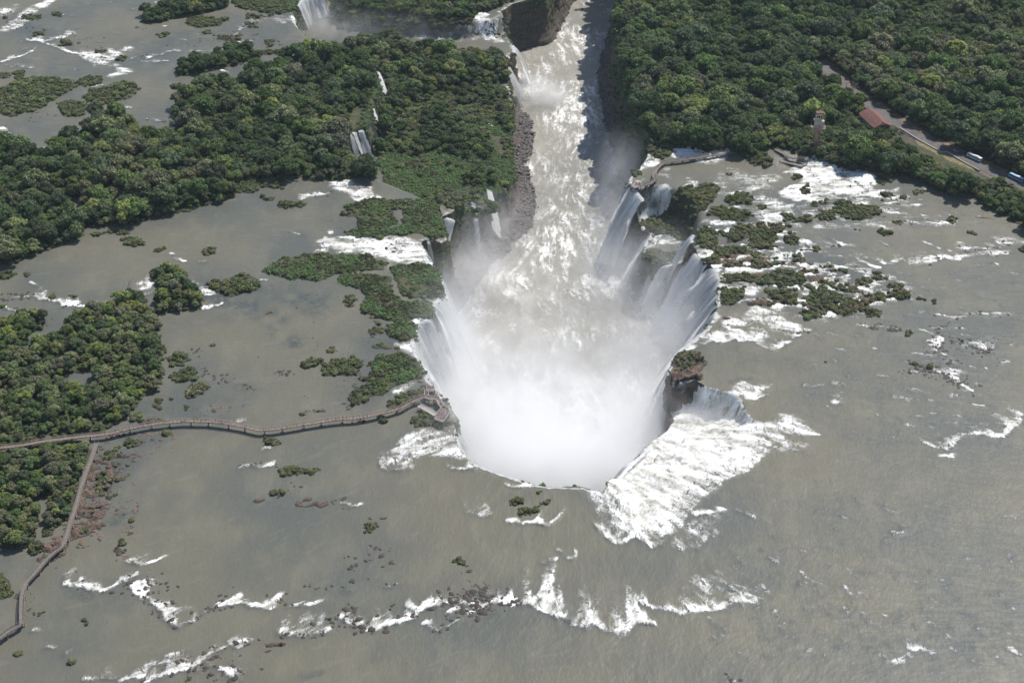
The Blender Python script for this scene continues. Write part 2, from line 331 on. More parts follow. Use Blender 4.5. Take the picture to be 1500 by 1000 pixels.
for q in [[(380,397),(410,382),(460,373),(500,373),(540,375),(565,387),(560,398),(500,400),(470,410),(430,408),(400,402)],[(567,391),(600,388),(628,388),(645,405),(648,437),(610,438),(590,432),(583,418),(572,405)],
          [(500,402),(540,402),(570,408),(583,432),(600,440),(632,441),(634,468),(600,472),(560,470),(530,462),(528,452),(538,440),(520,425),(500,415)],[(565,475),(590,470),(611,475),(606,498),(590,503),(565,492)],
          [(540,505),(560,502),(577,506),(575,513),(545,513)],[(540,535),(560,523),(600,522),(618,530),(625,556),(600,563),(580,572),(560,577),(530,578),(515,590),(510,580),(520,570),(540,558)],
          [(500,300),(530,292),(560,288),(600,290),(635,296),(642,312),(650,330),(655,345),(640,350),(620,345),(560,350),(510,347),(505,340),(530,330),(520,315)]]:
    L_('cover','p',q,0,1.0)
L_('scrub','p',[(636,303),(668,302),(703,284),(724,272),(732,290),(704,305),(676,321),(648,322)],-9,1.2)
L_('hole','E',[(215,240),(240,235),(260,290),(290,310),(270,320),(230,280)])
L_('hole','p',[(569,305),(590,308),(592,330),(575,337),(560,338),(586,330),(580,312)])
L_('scrub','p',[(562,590),(580,580),(600,577),(620,573),(621,590),(590,598),(566,602)],0,1.0)
L_('scrub','p',[(603,616),(625,602),(655,606),(664,612),(666,625),(630,625),(610,625)],0,.9)
L_('rock','p',[(616,560),(630,560),(648,580),(656,598),(666,611),(668,626),(655,626),(640,600),(622,585)],0,1)
L_('scrub','p',[(551,603),(568,608),(568,620),(552,618)],0,.8)
# lower left
L_('tree','G',[(-200,-90),(100,-60),(380,-70),(400,-10),(372,70),(335,175),(285,300),(215,330),(214,280),(205,190),(180,175),(165,230),(168,290),(160,350),(130,385),(80,405),(30,395),(-200,400)],0,.85)
L_('rock','G',[(400,-40),(440,-60),(520,-20),(620,-10),(640,5),(560,15),(520,30),(505,60),(490,100),(485,170),(440,200),(490,225),(430,330),(400,370),(320,400),(290,440),(200,480),(150,470),(130,440),(100,405),(150,380),(280,340),(340,180),(380,60)],0,1)
for q, h in [([(420,-60),(500,-40),(540,10),(520,50),(480,40),(440,30)],1.3),([(420,60),(470,80),(490,140),(450,170),(410,130)],1.2),([(410,140),(460,150),(455,190),(415,195)],1),([(420,280),(460,285),(455,320),(425,318)],1.1),
             ([(335,345),(390,340),(400,360),(340,370)],1.1),([(130,400),(180,400),(200,450),(150,470)],1.2),([(200,320),(250,315),(250,350),(205,355)],1.1),([(-30,530),(40,535),(60,560),(40,640),(-30,650)],1.1),
             ([(520,365),(560,362),(565,400),(540,412),(520,400)],.9),([(455,425),(480,425),(478,445),(458,445)],.6),([(562,272),(598,270),(598,298),(565,300)],.9),([(350,712),(385,708),(412,740),(372,755)],1),
             ([(368,545),(400,540),(408,562),(372,566)],.9),([(72,865),(105,862),(105,893),(75,893)],.8),([(288,905),(330,895),(335,920),(300,930)],.9),([(345,885),(362,885),(360,900),(346,900)],.6),
             ([(165,690),(200,690),(195,708),(168,708)],.6),([(192,648),(210,648),(210,665),(194,665)],.6),([(670,665),(700,665),(700,690),(675,690)],.7),([(1150,838),(1200,825),(1230,845),(1160,862)],.6),([(800,980),(855,975),(850,1000),(805,1000)],.8),([(615,545),(640,545),(640,565),(618,565)],.7)]:
    L_('scrub','G',q,0,h)
for q, h in [([(1218,68),(1290,42),(1340,60),(1410,68),(1410,82),(1330,93),(1230,93)],.55),([(1160,178),(1190,148),(1270,158),(1268,178),(1190,182)],.55),([(1098,215),(1115,192),(1140,200),(1135,218),(1110,225)],.45),
             ([(1320,190),(1360,178),(1400,182),(1380,205),(1330,200)],.5),([(1390,205),(1440,198),(1452,230),(1395,238)],.5)]:
    L_('scrub','G',q,0,h)
for q in [[(1095,215),(1110,190),(1160,175),(1190,155),(1265,165),(1270,180),(1180,188),(1140,215),(1110,225)],[(1280,222),(1320,185),(1360,175),(1440,190),(1460,228),(1390,240),(1330,228)],[(1120,835),(1200,820),(1280,790),(1285,825),(1210,862),(1125,875)],
          [(1390,718),(1500,700),(1500,725),(1470,750),(1420,735)],[(296,615),(325,610),(335,628),(305,632)],[(505,408),(560,398),(575,445),(545,450),(500,430)],[(1210,635),(1255,628),(1265,650),(1220,655)],
          [(285,930),(320,925),(315,942),(290,942)]]: L_('rock','G',q,0,1)
for q in [[(45,455),(100,435),(155,430),(150,445),(60,462)],[(65,490),(100,462),(165,460),(160,475),(80,495)],[(-10,700),(25,708),(30,730),(-10,732)]]: L_('rock','H',q,0,1)
for q, h in [([(88,340),(115,298),(172,292),(150,325),(108,352)],.45),([(458,458),(490,452),(538,438),(538,485),(500,478)],.5),([(738,212),(770,178),(820,182),(860,162),(910,145),(905,153),(860,178),(800,203)],.5),([(768,258),(790,228),(860,228),(930,195),(928,210),(882,240),(878,268),(800,268)],.5),([(682,66),(710,76),(708,88),(686,82)],.5),([(215,645),(245,645),(245,690),(218,690)],.6),([(600,560),(625,565),(620,590),(600,585)],.4),([(180,450),(202,452),(200,466),(182,464)],.4)]:
    L_('scrub','H',q,0,h)
for q in [[(270,330),(370,325),(370,345),(280,350)],[(540,200),(630,190),(640,240),(560,245)],[(300,200),(350,190),(350,215),(300,215)],[(590,170),(630,172),(625,182),(595,180)],[(750,165),(785,168),(780,178),(752,176)],[(760,305),(830,300),(825,328),(770,325)],[(240,120),(300,110),(300,150),(170,160),(165,140)],[(165,385),(215,388),(215,410),(170,405)]]:
    L_('rock','F',q,0,1)
# far right forest
L_('tree','p',[(903,-160),(903,10),(903,60),(912,100),(923,135),(936,170),(948,190),(962,210),(1000,214),(1030,218),(1060,216),(1075,221),(1100,228),(1118,222),(1150,218),(1185,230),(1205,232),(1240,240),(1300,248),(1322,246),(1345,258),(1370,271),(1400,280),(1422,278),(1440,296),(1470,312),(1500,326),(1600,370),(1950,340),(1800,-160)],4,1.0)
land = np.zeros((NY,NX), bool); veg = np.zeros((NY,NX), np.uint8); HH = np.ones((NY,NX)); rockf = np.zeros((NY,NX))
KIND = {'tree':1,'scrub':2,'cover':3,'rock':4}
for (k, t, pts, z, h) in LAND:
    m = raster(W(t, pts, z), .35 if len(pts) < 7 else .95)
    if k == 'hole': land &= ~m; veg[m] = 0; continue
    land |= m; veg[m] = KIND[k]; HH[m] = h
    if k == 'rock': rockf[m] = 1
SHO = np.zeros((NY,NX))
for t_, q_, a_ in [('F',[(70,-20),(300,-40),(430,-30),(560,90),(760,165),(980,245),(1010,320),(900,330),(770,395),(560,410),(380,335),(265,345),(160,350),(150,260),(60,110)],1.0),('C',[(180,840),(480,800),(860,850),(1010,830),(1000,900),(900,985),(560,985),(430,1000),(180,985)],.55),
                   ('F',[(1080,560),(1200,580),(1260,700),(1200,710),(1090,640)],.55),('F',[(1190,470),(1390,490),(1360,560),(1220,540)],.5),('A',[(960,60),(1300,40),(1290,90),(1230,240),(1100,250),(940,190)],.75),('A',[(20,60),(120,90),(340,170),(300,210),(80,190)],.4),
                   ('p',[(500,290),(560,290),(600,345),(560,350),(510,350),(470,330)],.7),('A',[(1020,780),(1500,770),(1500,900),(1300,930),(1040,880)],.6),('p',[(540,460),(610,500),(600,520),(540,520),(520,500)],.8),('p',[(490,550),(560,520),(560,600),(500,590)],.7),
                   ('D',[(560,780),(720,720),(860,740),(900,800),(1020,800),(1020,850),(760,840),(600,860)],.55),('G',[(480,-20),(640,-20),(560,60),(500,180),(470,250),(420,330),(420,100)],.8),('G',[(1100,800),(1300,770),(1500,690),(1500,760),(1300,830),(1100,880)],.45),('H',[(-20,690),(340,700),(700,590),(700,650),(400,730),(100,750)],.4),('D',[(480,925),(760,910),(760,940),(560,960)],.8)]:
    SHO = np.maximum(SHO, blur(raster(W(t_, q_), 1.5).astype(float), 3.5)*a_)
shn = fbm(GX+6*fbm(GX,GY,30,2,850), GY*2.0, 15, 4, 851)*1.5+.35*fbm(GX, GY*1.5, 4, 2, 852)
em = (SHO > .08)&(shn > 1.02-1.05*SHO)&~canyon&~basin&~land
land |= em; rockf[em] = .8; veg[em & (shn > 1.16-1.05*SHO)] = 2; HH[em] = .85
# the canyon banks near the rim carry scrub where no water runs
land &= ~basin
landf = np.clip(blur((land).astype(float), 1.3)*1.0, 0, 1); rockf = np.clip(blur(rockf, 1.5), 0, 1)
road_px = [(1205,95),(1232,122),(1262,146),(1290,164),(1316,182),(1345,200),(1380,217),(1420,236),(1460,255),(1500,274),(1560,303),(1640,345)]
roadW = np.array([un(a,b,4)[:2] for a, b in road_px])
droad, _, _, _ = polydist(GX, GY, roadW)
fine = fbm(GX, GY, 5, 4, 21); coarse = fbm(GX, GY, 28, 3, 31)
TZ = Z0-1.9+2.9*landf+fine*(.45+.5*rockf)*np.clip(landf*3,0,1)+fine*.35+coarse*.9*landf*(landf>.6)
TZ += rockf*(-.7+2.8*fbm(GX, GY*1.8, 5.0, 4, 77))
scf = np.clip(blur((veg == 2).astype(float), 1.0)-1.15*blur((veg == 2).astype(float), 5.0)**2, 0, 1); TZ += scf*(.9*fbm(GX, GY*1.5, 5, 3, 78)-.15); rockf = np.clip(rockf+.55*scf*(fbm(GX,GY,9,3,79) > -.1), 0, 1)
pil = blur(raster(W('p',[(979,545),(984,526),(994,516),(1013,511),(1028,519),(1037,530),(1030,546),(1030,555),(1010,559),(994,566),(982,566)]), .4).astype(float), 1.0); TZ += pil*(1.9+.9*fine)*(1-basin)
flat = np.clip((droad-9)/6, 0, 1); TZ = TZ*flat+(4.0)*(1-flat)*(droad<16)+TZ*(1-flat)*(droad>=16)
def TZat(x, y): return samp(TZ, x, y)
# ---------------------------------------------------------------- white water: density of foam on the upper river (FO) and in the canyon (FR)
FO = np.zeros((NY,NX)); FR = np.zeros((NY,NX)); DK = np.zeros((NY,NX)); RK = []
def stroke(t, pts, tail=(0,-30), amp=.9, rocks=0.0, z=0.0, F=None, rsize=1.0):
    F = FO if F is None else F
    tl = W(t, pts, z); P, s = resample(tl, .6)
    p0 = T(t, [pts[len(pts)//2]])[0]; k = 1.0 if t == 'p' else 1/3.0
    a = np.array(un(p0[0], p0[1], z)[:2]); b = np.array(un(p0[0]+tail[0]*k, p0[1]+tail[1]*k, z)[:2]); d = b-a; Lt = np.linalg.norm(d)+1e-6; d /= Lt
    seed = int(abs(P[0,0]*7+P[0,1]*3)) % 997; n = np.array([-d[1], d[0]])
    jag = fbm(s, s*0, 6, 3, seed)*3.0; P = P+d[None]*jag[:,None]
    sp = np.clip(.15+.95*np.clip(fbm(s, s*0+3, 5, 3, seed+4)*2.2+.42, 0, 1), .1, 1.1)
    am = np.clip(.78+.6*fbm(s, s*0+8, 9, 2, seed+9), .25, 1.1)
    U = np.arange(-1.2, Lt, .6)
    SS, UU = np.meshgrid(np.arange(len(s)), U, indexing='ij')
    L = (Lt*sp)[SS]; v = np.clip(1-np.clip(UU,0,None)/L, 0, 1)**.9*amp*1.0*am[SS]*(.86+.45*fbm(UU*.35+SS*.02, SS*.6, 2.0, 2, seed+12))
    side = n[None,None]*(fbm(UU, SS*.6, 8, 2, seed+2)*.12*UU)[...,None]
    Q = P[SS]+d*UU[...,None]+side
    i = np.round((Q[...,0]-X0)/STEP).astype(int); j = np.round((Q[...,1]-Y0)/STEP).astype(int)
    ok = (i >= 0)&(i < NX)&(j >= 0)&(j < NY)&(v > .02)
    np.maximum.at(F, (j[ok], i[ok]), v[ok])
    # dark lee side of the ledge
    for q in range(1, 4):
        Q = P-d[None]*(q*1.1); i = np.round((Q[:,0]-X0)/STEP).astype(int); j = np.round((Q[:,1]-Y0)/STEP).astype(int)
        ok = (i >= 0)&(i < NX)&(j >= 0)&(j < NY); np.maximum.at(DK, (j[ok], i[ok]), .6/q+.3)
    if rocks > 0:
        m = int(s[-1]*rocks*1.7)
        for _ in range(m):
            q = rng.integers(0, len(s)); c = P[q]+rng.normal(0, 1.6+1.2*rocks, 2); RK.append((c[0], c[1], z, abs(rng.normal(.35,.5))*rsize+.28))
def area(t, pts, amp=.7, z=0.0, F=None, soft=1.5, warp=1.3):
    F2 = FO if F is None else F
    m = raster(W(t, pts, z), warp).astype(float)
    if not m.any(): return
    m = blur(m, soft)
    np.maximum(F2, m*amp*(.74+.55*fbm(GX+GY*.3, GY*.5, 7, 4, int(abs(pts[0][0]))%91)), out=F2)
S = stroke
# lower left ledges
S('G',[(285,525),(300,555),(330,572)],(60,-40),.9); S('G',[(330,572),(400,585),(460,590),(500,575),(560,550),(610,515)],(30,-45),.8,.35); S('G',[(565,565),(600,600),(650,630),(690,670),(740,720)],(120,-25),1,.9)
S('G',[(740,712),(790,745),(850,722)],(35,-80),1,.4); S('G',[(850,718),(900,690),(960,660),(1010,638)],(30,-20),.4,.9); S('G',[(950,660),(1010,640),(1080,645),(1150,652),(1215,655)],(45,-75),1)
S('G',[(1280,662),(1380,655)],(60,-25),.7); S('G',[(565,462),(630,482),(695,458)],(80,-35),.95); S('G',[(370,975),(520,978),(640,970)],(10,-60),.8); S('G',[(610,1010),(690,975),(760,950),(870,930)],(10,-70),.9,.5)
S('G',[(640,920),(760,900),(800,890)],(10,-30),.7); S('G',[(800,915),(870,905),(930,870),(1000,835),(1110,812)],(20,-45),.9,.9); S('G',[(900,920),(960,930),(1050,990)],(20,-40),.6,1.0)
S('G',[(1225,770),(1290,795),(1360,795),(1450,765)],(45,-110),1,.5); S('G',[(740,870),(790,865),(830,850)],(20,-20),.7); S('G',[(1050,55),(1130,45),(1200,45)],(10,-15),.8,.4)
S('G',[(140,770),(170,775)],(10,-10),.6); S('G',[(200,845),(240,850)],(10,-10),.6); S('G',[(290,880),(330,840)],(20,-10),.4)
S('G',[(1320,960),(1420,955)],(10,-20),.0,.0)
S('H',[(-5,715),(60,742),(130,758),(200,752),(270,735),(335,712)],(15,-110),1,1.2); S('H',[(280,655),(340,672),(440,655)],(15,-95),1,.5); S('H',[(360,742),(430,752),(520,718)],(10,-25),.8,.6)
S('H',[(450,645),(520,645),(600,662),(680,642),(770,640)],(10,-35),.8,1.6); S('H',[(470,680),(560,690),(640,655)],(10,-25),.7,1.2); S('H',[(540,610),(600,590),(680,605)],(5,-15),.2,1.4)
S('H',[(690,642),(770,645),(830,638),(880,672),(920,688),(960,702),(1010,742),(1060,752),(1110,738),(1160,762),(1200,782),(1240,788),(1270,742),(1300,718),(1380,742)],(-20,-170),1.0)
S('H',[(850,640),(900,680),(960,702)],(10,-230),.9); S('H',[(1010,735),(1110,735),(1240,780)],(30,-200),.75)
S('H',[(1270,642),(1400,668),(1500,692)],(-10,-80),.8); S('I',[(0,692),(80,672),(180,655),(230,628),(320,628)],(-40,-110),.85); S('I',[(0,600),(150,560),(280,600)],(-20,-60),.45)
S('H',[(1110,300),(1150,340),(1190,372),(1250,382),(1290,350)],(-10,-90),.8); S('H',[(1285,350),(1350,388),(1410,384)],(5,-50),.85); S('I',[(-10,420),(60,402),(100,350),(160,340)],(-40,-50),.75); S('I',[(60,262),(120,250),(190,232)],(-60,-20),.8)
S('H',[(165,45),(200,68),(320,48)],(10,-60),.95); S('H',[(470,50),(530,58),(560,40)],(-30,-30),.9); S('H',[(720,125),(780,135),(840,135)],(-10,-25),.7); S('H',[(545,242),(620,262),(655,250)],(-20,-90),.75)
S('H',[(722,290),(790,298),(835,288)],(0,-14),.95); S('H',[(850,290),(920,298),(955,270)],(50,-60),.9); S('H',[(950,420),(1020,452),(1035,430)],(-20,-50),.6); S('H',[(870,465),(950,462)],(0,-6),.7)
S('H',[(0,205),(90,215)],(0,-8),.6,.2); S('H',[(180,565),(245,565)],(0,-6),.6,.3); S('H',[(0,590),(50,580)],(0,-10),.4)
S('I',[(230,235),(320,270)],(0,-25),.45); S('I',[(380,340),(440,365)],(-10,-30),.45); S('I',[(500,580),(530,570)],(10,-30),.5); S('I',[(930,345),(970,345)],(0,-10),.6); S('I',[(500,620),(620,665)],(-20,-30),.35)
S('I',[(850,810),(920,850)],(-10,-30),.4); S('I',[(890,905),(975,910)],(0,-40),.55); S('I',[(990,850),(1070,860),(1110,860)],(-20,-40),.5); S('I',[(1160,810),(1240,820),(1300,855)],(-20,-50),.5); S('I',[(1350,830),(1430,850),(1500,880)],(-20,-50),.45)
S('I',[(690,265),(760,275)],(-10,-20),.4); S('I',[(1400,270),(1480,290)],(-10,-20),.35); S('I',[(1120,5),(1190,12)],(-50,-15),.9); S('I',[(900,500),(1030,530)],(-20,-25),.35); S('I',[(1430,450),(1490,520)],(-20,-25),.35); S('I',[(170,1000),(230,980)],(0,-20),.4,.5)
for (a, b, c, d_) in [(150,400,700,250),(300,500,900,330),(100,640,900,260),(700,700,790,260),(1000,420,480,480),(560,180,420,200)]:
    for _ in range(int(c*d_/5200)):
        x = a+random.random()*c; y = b+random.random()*d_
        S('I',[(x,y),(x+random.uniform(12,46),y+random.uniform(4,22))],(random.uniform(-12,8),-random.uniform(6,18)),random.uniform(.15,.42))
area('I',[(-10,560),(120,520),(330,560),(340,640),(200,660),(0,700)],.4); area('I',[(0,290),(120,240),(190,260),(140,360),(20,400),(-60,380)],.45)
# around the throat
area('E',[(200,1000),(250,940),(320,900),(330,885),(350,880),(480,895),(520,890),(540,1010),(600,1060),(450,1020),(300,1010)],.82); area('H',[(170,10),(300,0),(320,40),(200,62)],.6)
area('H',[(1080,160),(1130,160),(1180,270),(1260,340),(1230,380),(1150,330)],.55)
area('F',[(400,840),(480,825),(560,865),(590,905),(520,905),(450,915),(540,960),(530,985),(440,985),(370,930),(340,880)],.66); area('F',[(225,705),(400,695),(330,735),(290,770),(250,740)],.8); S('F',[(300,760),(350,742),(380,735)],(-60,-5),.5)
S('F',[(500,900),(560,905),(592,905)],(-130,-50),.9); S('F',[(440,960),(540,985)],(-80,-60),.8); S('F',[(200,665),(300,655)],(0,-10),.0)
area('F',[(350,870),(400,830),(450,900),(400,1000),(300,1040)],.55)
# right bank rapids
area('F',[(20,525),(60,488),(150,440),(250,440),(330,460),(322,485),(200,490),(100,502)],.95); S('F',[(30,530),(110,505),(200,492),(325,488)],(20,-40),.95); S('F',[(330,480),(430,490),(515,470)],(-30,-60),.85); S('F',[(340,520),(400,542),(470,500)],(-50,-30),.8)
S('F',[(380,440),(480,450),(575,440)],(-60,-25),.7,.3); area('F',[(150,185),(240,150),(380,118),(410,100),(415,140),(330,180),(270,205),(165,205)],.95,0,None,1.2); area('F',[(55,110),(110,85),(150,90),(150,130),(90,170),(60,160)],.9)
area('F',[(170,265),(210,250),(350,250),(355,272),(280,285)],.8); area('F',[(150,400),(200,360),(250,385),(330,350),(400,362),(440,390),(520,440),(420,440),(300,430),(190,445)],.85)
area('F',[(400,0),(450,30),(430,150),(560,270),(480,270),(400,190),(420,100)],.35); area('F',[(250,0),(280,20),(270,60),(255,40)],.8)
area('C',[(440,758),(480,735),(530,725),(565,688),(610,692),(650,720),(710,725),(800,760),(850,775),(835,825),(960,815),(945,850),(800,862),(700,850),(600,890),(500,885),(440,872),(430,830),(520,800)],1.0,0,None,1.2)
area('C',[(0,640),(40,630),(90,632),(140,662),(210,662),(180,700),(60,690),(0,690),(-60,690),(-60,660)],.95,0,None,1.0); area('C',[(60,690),(200,688),(170,715),(60,712)],.5)
area('p',[(932,262),(945,258),(940,275),(925,284),(940,290),(950,275),(975,268),(990,283),(993,293),(960,296),(943,300),(930,290),(922,270)],1.0,0,None,1.2); area('p',[(946,236),(965,232),(960,243),(940,252),(934,248)],.9,0,None,1)
area('p',[(963,245),(985,240),(980,262),(965,258)],.4)
area('C',[(380,880),(500,895),(480,960),(440,1000),(340,990),(280,940)],.55); area('C',[(560,955),(700,975),(900,985),(1000,1000),(700,1010),(560,1000)],.4); area('C',[(0,770),(60,800),(0,850)],.6); area('C',[(180,850),(230,830),(420,770),(440,790),(300,860)],.55)
area('C',[(90,930),(180,905),(290,910),(300,930),(200,925),(110,940)],.8); area('C',[(200,740),(420,760),(430,790),(250,830),(150,850),(60,820)],.3)
S('C',[(900,900),(980,905),(1050,900)],(-90,-10),.6); S('C',[(920,920),(980,955),(1080,950)],(-50,-40),.6); S('C',[(1000,975),(1090,990),(1200,985)],(-80,-20),.7); S('C',[(980,990),(1060,985)],(-50,-30),.6,.3)
tl = (-75,-45)
for q, a, r in [([(510,78),(620,88),(705,72)],.8,.3),([(1000,165),(1080,155),(1140,128),(1210,142),(1250,122),(1350,118),(1440,102)],.95,.25),([(865,152),(920,158),(960,128)],.9,0),([(825,172),(872,178)],.9,0),
          ([(765,135),(812,132)],.8,0),([(1075,72),(1122,88)],.7,0),([(1215,102),(1300,92),(1380,82),(1500,60)],.75,.3),([(740,422),(830,430),(900,442),(1000,452)],.55,.5),([(640,45),(720,80),(860,100)],.4,0),([(860,60),(930,90)],.6,.2),
          ([(880,215),(950,238)],.6,.3),([(960,205),(1015,205)],.4,0)]: S('F',q,tl if a > .7 else (-40,-20),a,r)
S('F',[(1120,380),(1200,402),(1280,378),(1350,382),(1460,378)],(-70,-14),.75,.3); S('F',[(1070,455),(1130,480),(1110,540),(1150,560)],(-60,-20),.85,.9); S('F',[(1080,440),(1220,442)],(-60,-10),.7,.3)
S('F',[(1060,560),(1140,572),(1190,590),(1180,640),(1260,715)],(-110,-25),.8,.8); S('F',[(1000,640),(1050,610),(1140,640),(1230,700)],(-20,-10),.35,1.0); S('F',[(1190,500),(1270,540),(1330,545),(1380,498)],(-60,-20),.6,.8)
S('F',[(920,742),(1030,772)],(-60,-40),.5); S('F',[(530,695),(620,692)],(30,-20),.75); S('F',[(650,682),(715,692)],(-30,-40),.9); S('F',[(650,768),(705,768)],(-20,-40),.7); S('F',[(1180,825),(1215,825)],(-20,-8),.7); S('F',[(1280,780),(1330,785)],(-30,-15),.6)
S('F',[(1060,945),(1150,978),(1200,925),(1230,905),(1300,902),(1400,912),(1450,872),(1500,822)],(-90,-60),.9); S('F',[(1150,1000),(1200,990)],(-50,-40),.7); S('F',[(1180,745),(1260,715)],(-50,-10),.6); S('F',[(1400,600),(1440,590)],(-20,-10),.5,.3); S('F',[(1420,510),(1480,500)],(-40,-20),.5)
S('F',[(860,550),(1000,560),(1100,560)],(-60,-10),.35); S('F',[(960,700),(1060,720)],(-60,-60),.4)
for (a, b, c, d_) in [(500,440,900,500),(800,640,650,340),(600,100,850,330)]:
    for _ in range(int(c*d_/4200)):
        x = a+random.random()*c; y = b+random.random()*d_
        S('F',[(x,y),(x+random.uniform(10,40),y+random.uniform(-2,14))],(-random.uniform(6,18),-random.uniform(2,10)),random.uniform(.15,.45))
for _ in range(60):
    x = 1000+random.random()*400; y = 780+random.random()*200; S('C',[(x,y),(x+random.uniform(10,30),y+5)],(-14,-6),random.uniform(.2,.5))
# upper left river
area('A',[(0,110),(60,88),(110,40),(190,0),(250,0),(230,20),(160,50),(110,110),(40,145),(0,145)],.8); area('A',[(330,210),(400,228),(500,240),(580,200),(575,230),(480,270),(560,310),(570,330),(500,350),(460,340),(520,320),(470,290),(390,300),(370,260)],.72,0,None,2)
S('A',[(115,175),(220,178),(330,148)],(-10,-25),.9,.2); S('A',[(180,185),(280,222),(380,250),(480,248),(570,210)],(-40,-30),.9,.15); S('A',[(0,275),(80,250),(150,220)],(20,-30),.6); S('A',[(20,285),(150,300)],(0,-20),.4)
S('A',[(580,262),(650,252),(750,226),(900,226),(970,215)],(-40,-15),.55); S('A',[(600,272),(740,268)],(-20,-10),.5); S('A',[(0,620),(40,590),(0,560)],(-40,10),.9); S('A',[(1065,272),(1130,286),(1185,280)],(-20,-15),.95); S('A',[(940,300),(1000,318)],(-20,-20),.8)
S('A',[(1030,155),(1060,125),(1100,112),(1130,75)],(-30,-20),.7,.6); S('A',[(970,165),(1050,185),(1110,180)],(-20,-10),.6,.8); S('A',[(530,470),(575,470)],(-10,-12),.8); S('A',[(170,660),(230,645)],(0,-12),.7); S('A',[(390,385),(450,375)],(0,-10),.5)
area('A',[(1265,75),(1310,68),(1345,120),(1420,150),(1370,155),(1300,120)],.95); area('A',[(1060,60),(1280,80),(1280,100),(1100,110)],.25); area('A',[(0,30),(90,20),(60,60),(0,75)],.4)
area('A',[(1430,795),(1560,785),(1560,850),(1490,840)],.6); S('A',[(1320,880),(1370,862),(1450,845)],(-20,-20),.7,.2); S('A',[(1150,770),(1220,775),(1280,800)],(-20,-14),.7,.5); S('A',[(640,525),(740,530)],(-5,-10),.4,.6)
for _ in range(60):
    x = random.random()*900; y = random.random()*330; S('A',[(x,y),(x+random.uniform(10,50),y+random.uniform(-8,4))],(-8,-5),random.uniform(.15,.4))
# shelf and the left shore
area('B',[(560,120),(610,95),(650,140),(700,165),(725,180),(700,190),(640,185),(590,150)],.7,SHELF); area('B',[(310,175),(560,150),(600,180),(400,185)],.4,SHELF); area('B',[(-40,790),(60,800),(100,840),(30,850),(-60,820)],.45)
area('B',[(-10,835),(60,850),(110,828),(180,850),(215,885),(100,882),(30,860)],.95,0,None,1); area('E',[(-130,110),(-60,30),(0,40),(180,45),(300,48),(350,75),(385,120),(415,200),(395,195),(330,165),(210,150),(80,115),(0,112),(-60,115)],.93,0,None,1.2)
area('E',[(220,520),(300,505),(340,540),(350,580),(230,545)],.75); area('E',[(235,725),(290,702),(345,680),(350,690),(300,730),(250,740)],.7); area('E',[(185,130),(215,165),(200,185),(120,205),(60,205),(170,185)],.45)
area('E',[(300,420),(340,415),(350,470),(320,480)],.8)
S('D',[(130,240),(160,258)],(10,-15),.9); S('D',[(148,302),(230,318),(300,338),(380,355),(465,362)],(20,-45),1,.25); S('D',[(0,308),(130,302)],(10,-8),.5,.6); S('D',[(15,350),(90,370),(155,362)],(10,-14),.8,.2); area('D',[(590,245),(640,205),(690,235),(650,262),(610,270)],.8)
S('D',[(850,245),(870,285),(945,288)],(-10,-50),.9); S('D',[(890,358),(975,328)],(-10,-14),.95,.3); S('D',[(760,136),(815,144)],(-10,-12),.9); S('D',[(735,112),(760,114)],(-8,-8),.8); S('D',[(870,150),(910,156)],(0,-10),.6); S('D',[(630,295),(680,270)],(0,-20),.5); S('D',[(1140,230),(1175,225)],(0,-6),.7)
S('D',[(1040,850),(1080,845)],(0,-26),.5); S('D',[(1150,975),(1190,965)],(0,-8),.7); S('D',[(1250,15),(1330,30)],(-20,-10),.5); S('D',[(60,130),(110,125)],(0,-8),.5)
FO = np.maximum(FO, np.clip(SHO*.85*(.60+.9*fbm(GX, GY*1.6, 12, 3, 861))*(np.abs(shn-.25) < .5), 0, .85)*(GX > 60)); 
# rocks and dark shoals that pierce the still water
def rocks(t, pts, n, z=0.0, size=1.0, spread=2.5):
    P, s = resample(W(t, pts, z), 1.0)
    for _ in range(n):
        c = P[rng.integers(0, len(P))]+rng.normal(0, spread, 2); RK.append((c[0], c[1], z, abs(rng.normal(.35,.5))*size+.25))
rocks('D',[(870,630),(940,650),(1010,680)],34); rocks('D',[(1070,690),(1115,710)],14,0,1,1.2); rocks('D',[(1225,640),(1300,635)],20,0,1,1.5); rocks('D',[(880,800),(1000,840),(960,780)],26,0,.8,5); rocks('D',[(850,550),(880,545)],8); rocks('D',[(1435,535),(1480,545)],10,0,.8,1.5)
rocks('D',[(1320,815),(1420,805)],16,0,.8,1.2); rocks('D',[(200,400),(220,440)],8,0,.7); rocks('D',[(0,300),(140,300)],16); rocks('G',[(540,270),(575,230),(585,180)],16,0,1,2.5); rocks('G',[(560,310),(570,350)],12,0,1.2,1.5); rocks('G',[(500,430),(570,450)],14,0,1,2)
rocks('G',[(640,530),(680,600),(730,570)],22,0,1,3); rocks('G',[(1290,140),(1310,175)],7); rocks('G',[(1450,205),(1500,200)],8,0,.8,1.2); rocks('G',[(1320,580),(1500,580)],16,0,.7,1.2); rocks('G',[(1210,635),(1260,650)],10); rocks('G',[(430,200),(500,230),(540,265)],12); rocks('G',[(100,600),(130,700)],16,0,.9,3)
rocks('G',[(960,940),(1050,990)],22,0,1,4); rocks('H',[(10,680),(80,700)],16,0,1,2); rocks('H',[(540,510),(565,520)],6); rocks('H',[(130,400),(220,435)],8,0,.8,1.5); rocks('H',[(20,460),(150,500)],20,0,1,5); rocks('H',[(150,290),(178,300)],5); rocks('H',[(450,650),(690,640)],60,0,1.1,4)
rocks('D',[(480,930),(600,915),(760,930)],50,0,1.2,3.5); rocks('G',[(380,110),(470,210),(400,330),(280,400),(200,470)],110,0,1.2,7); rocks('G',[(470,110),(520,100)],8); rocks('G',[(540,10),(640,5)],14,0,1.3,2); rocks('G',[(500,60),(540,70)],10,0,1.4,2)
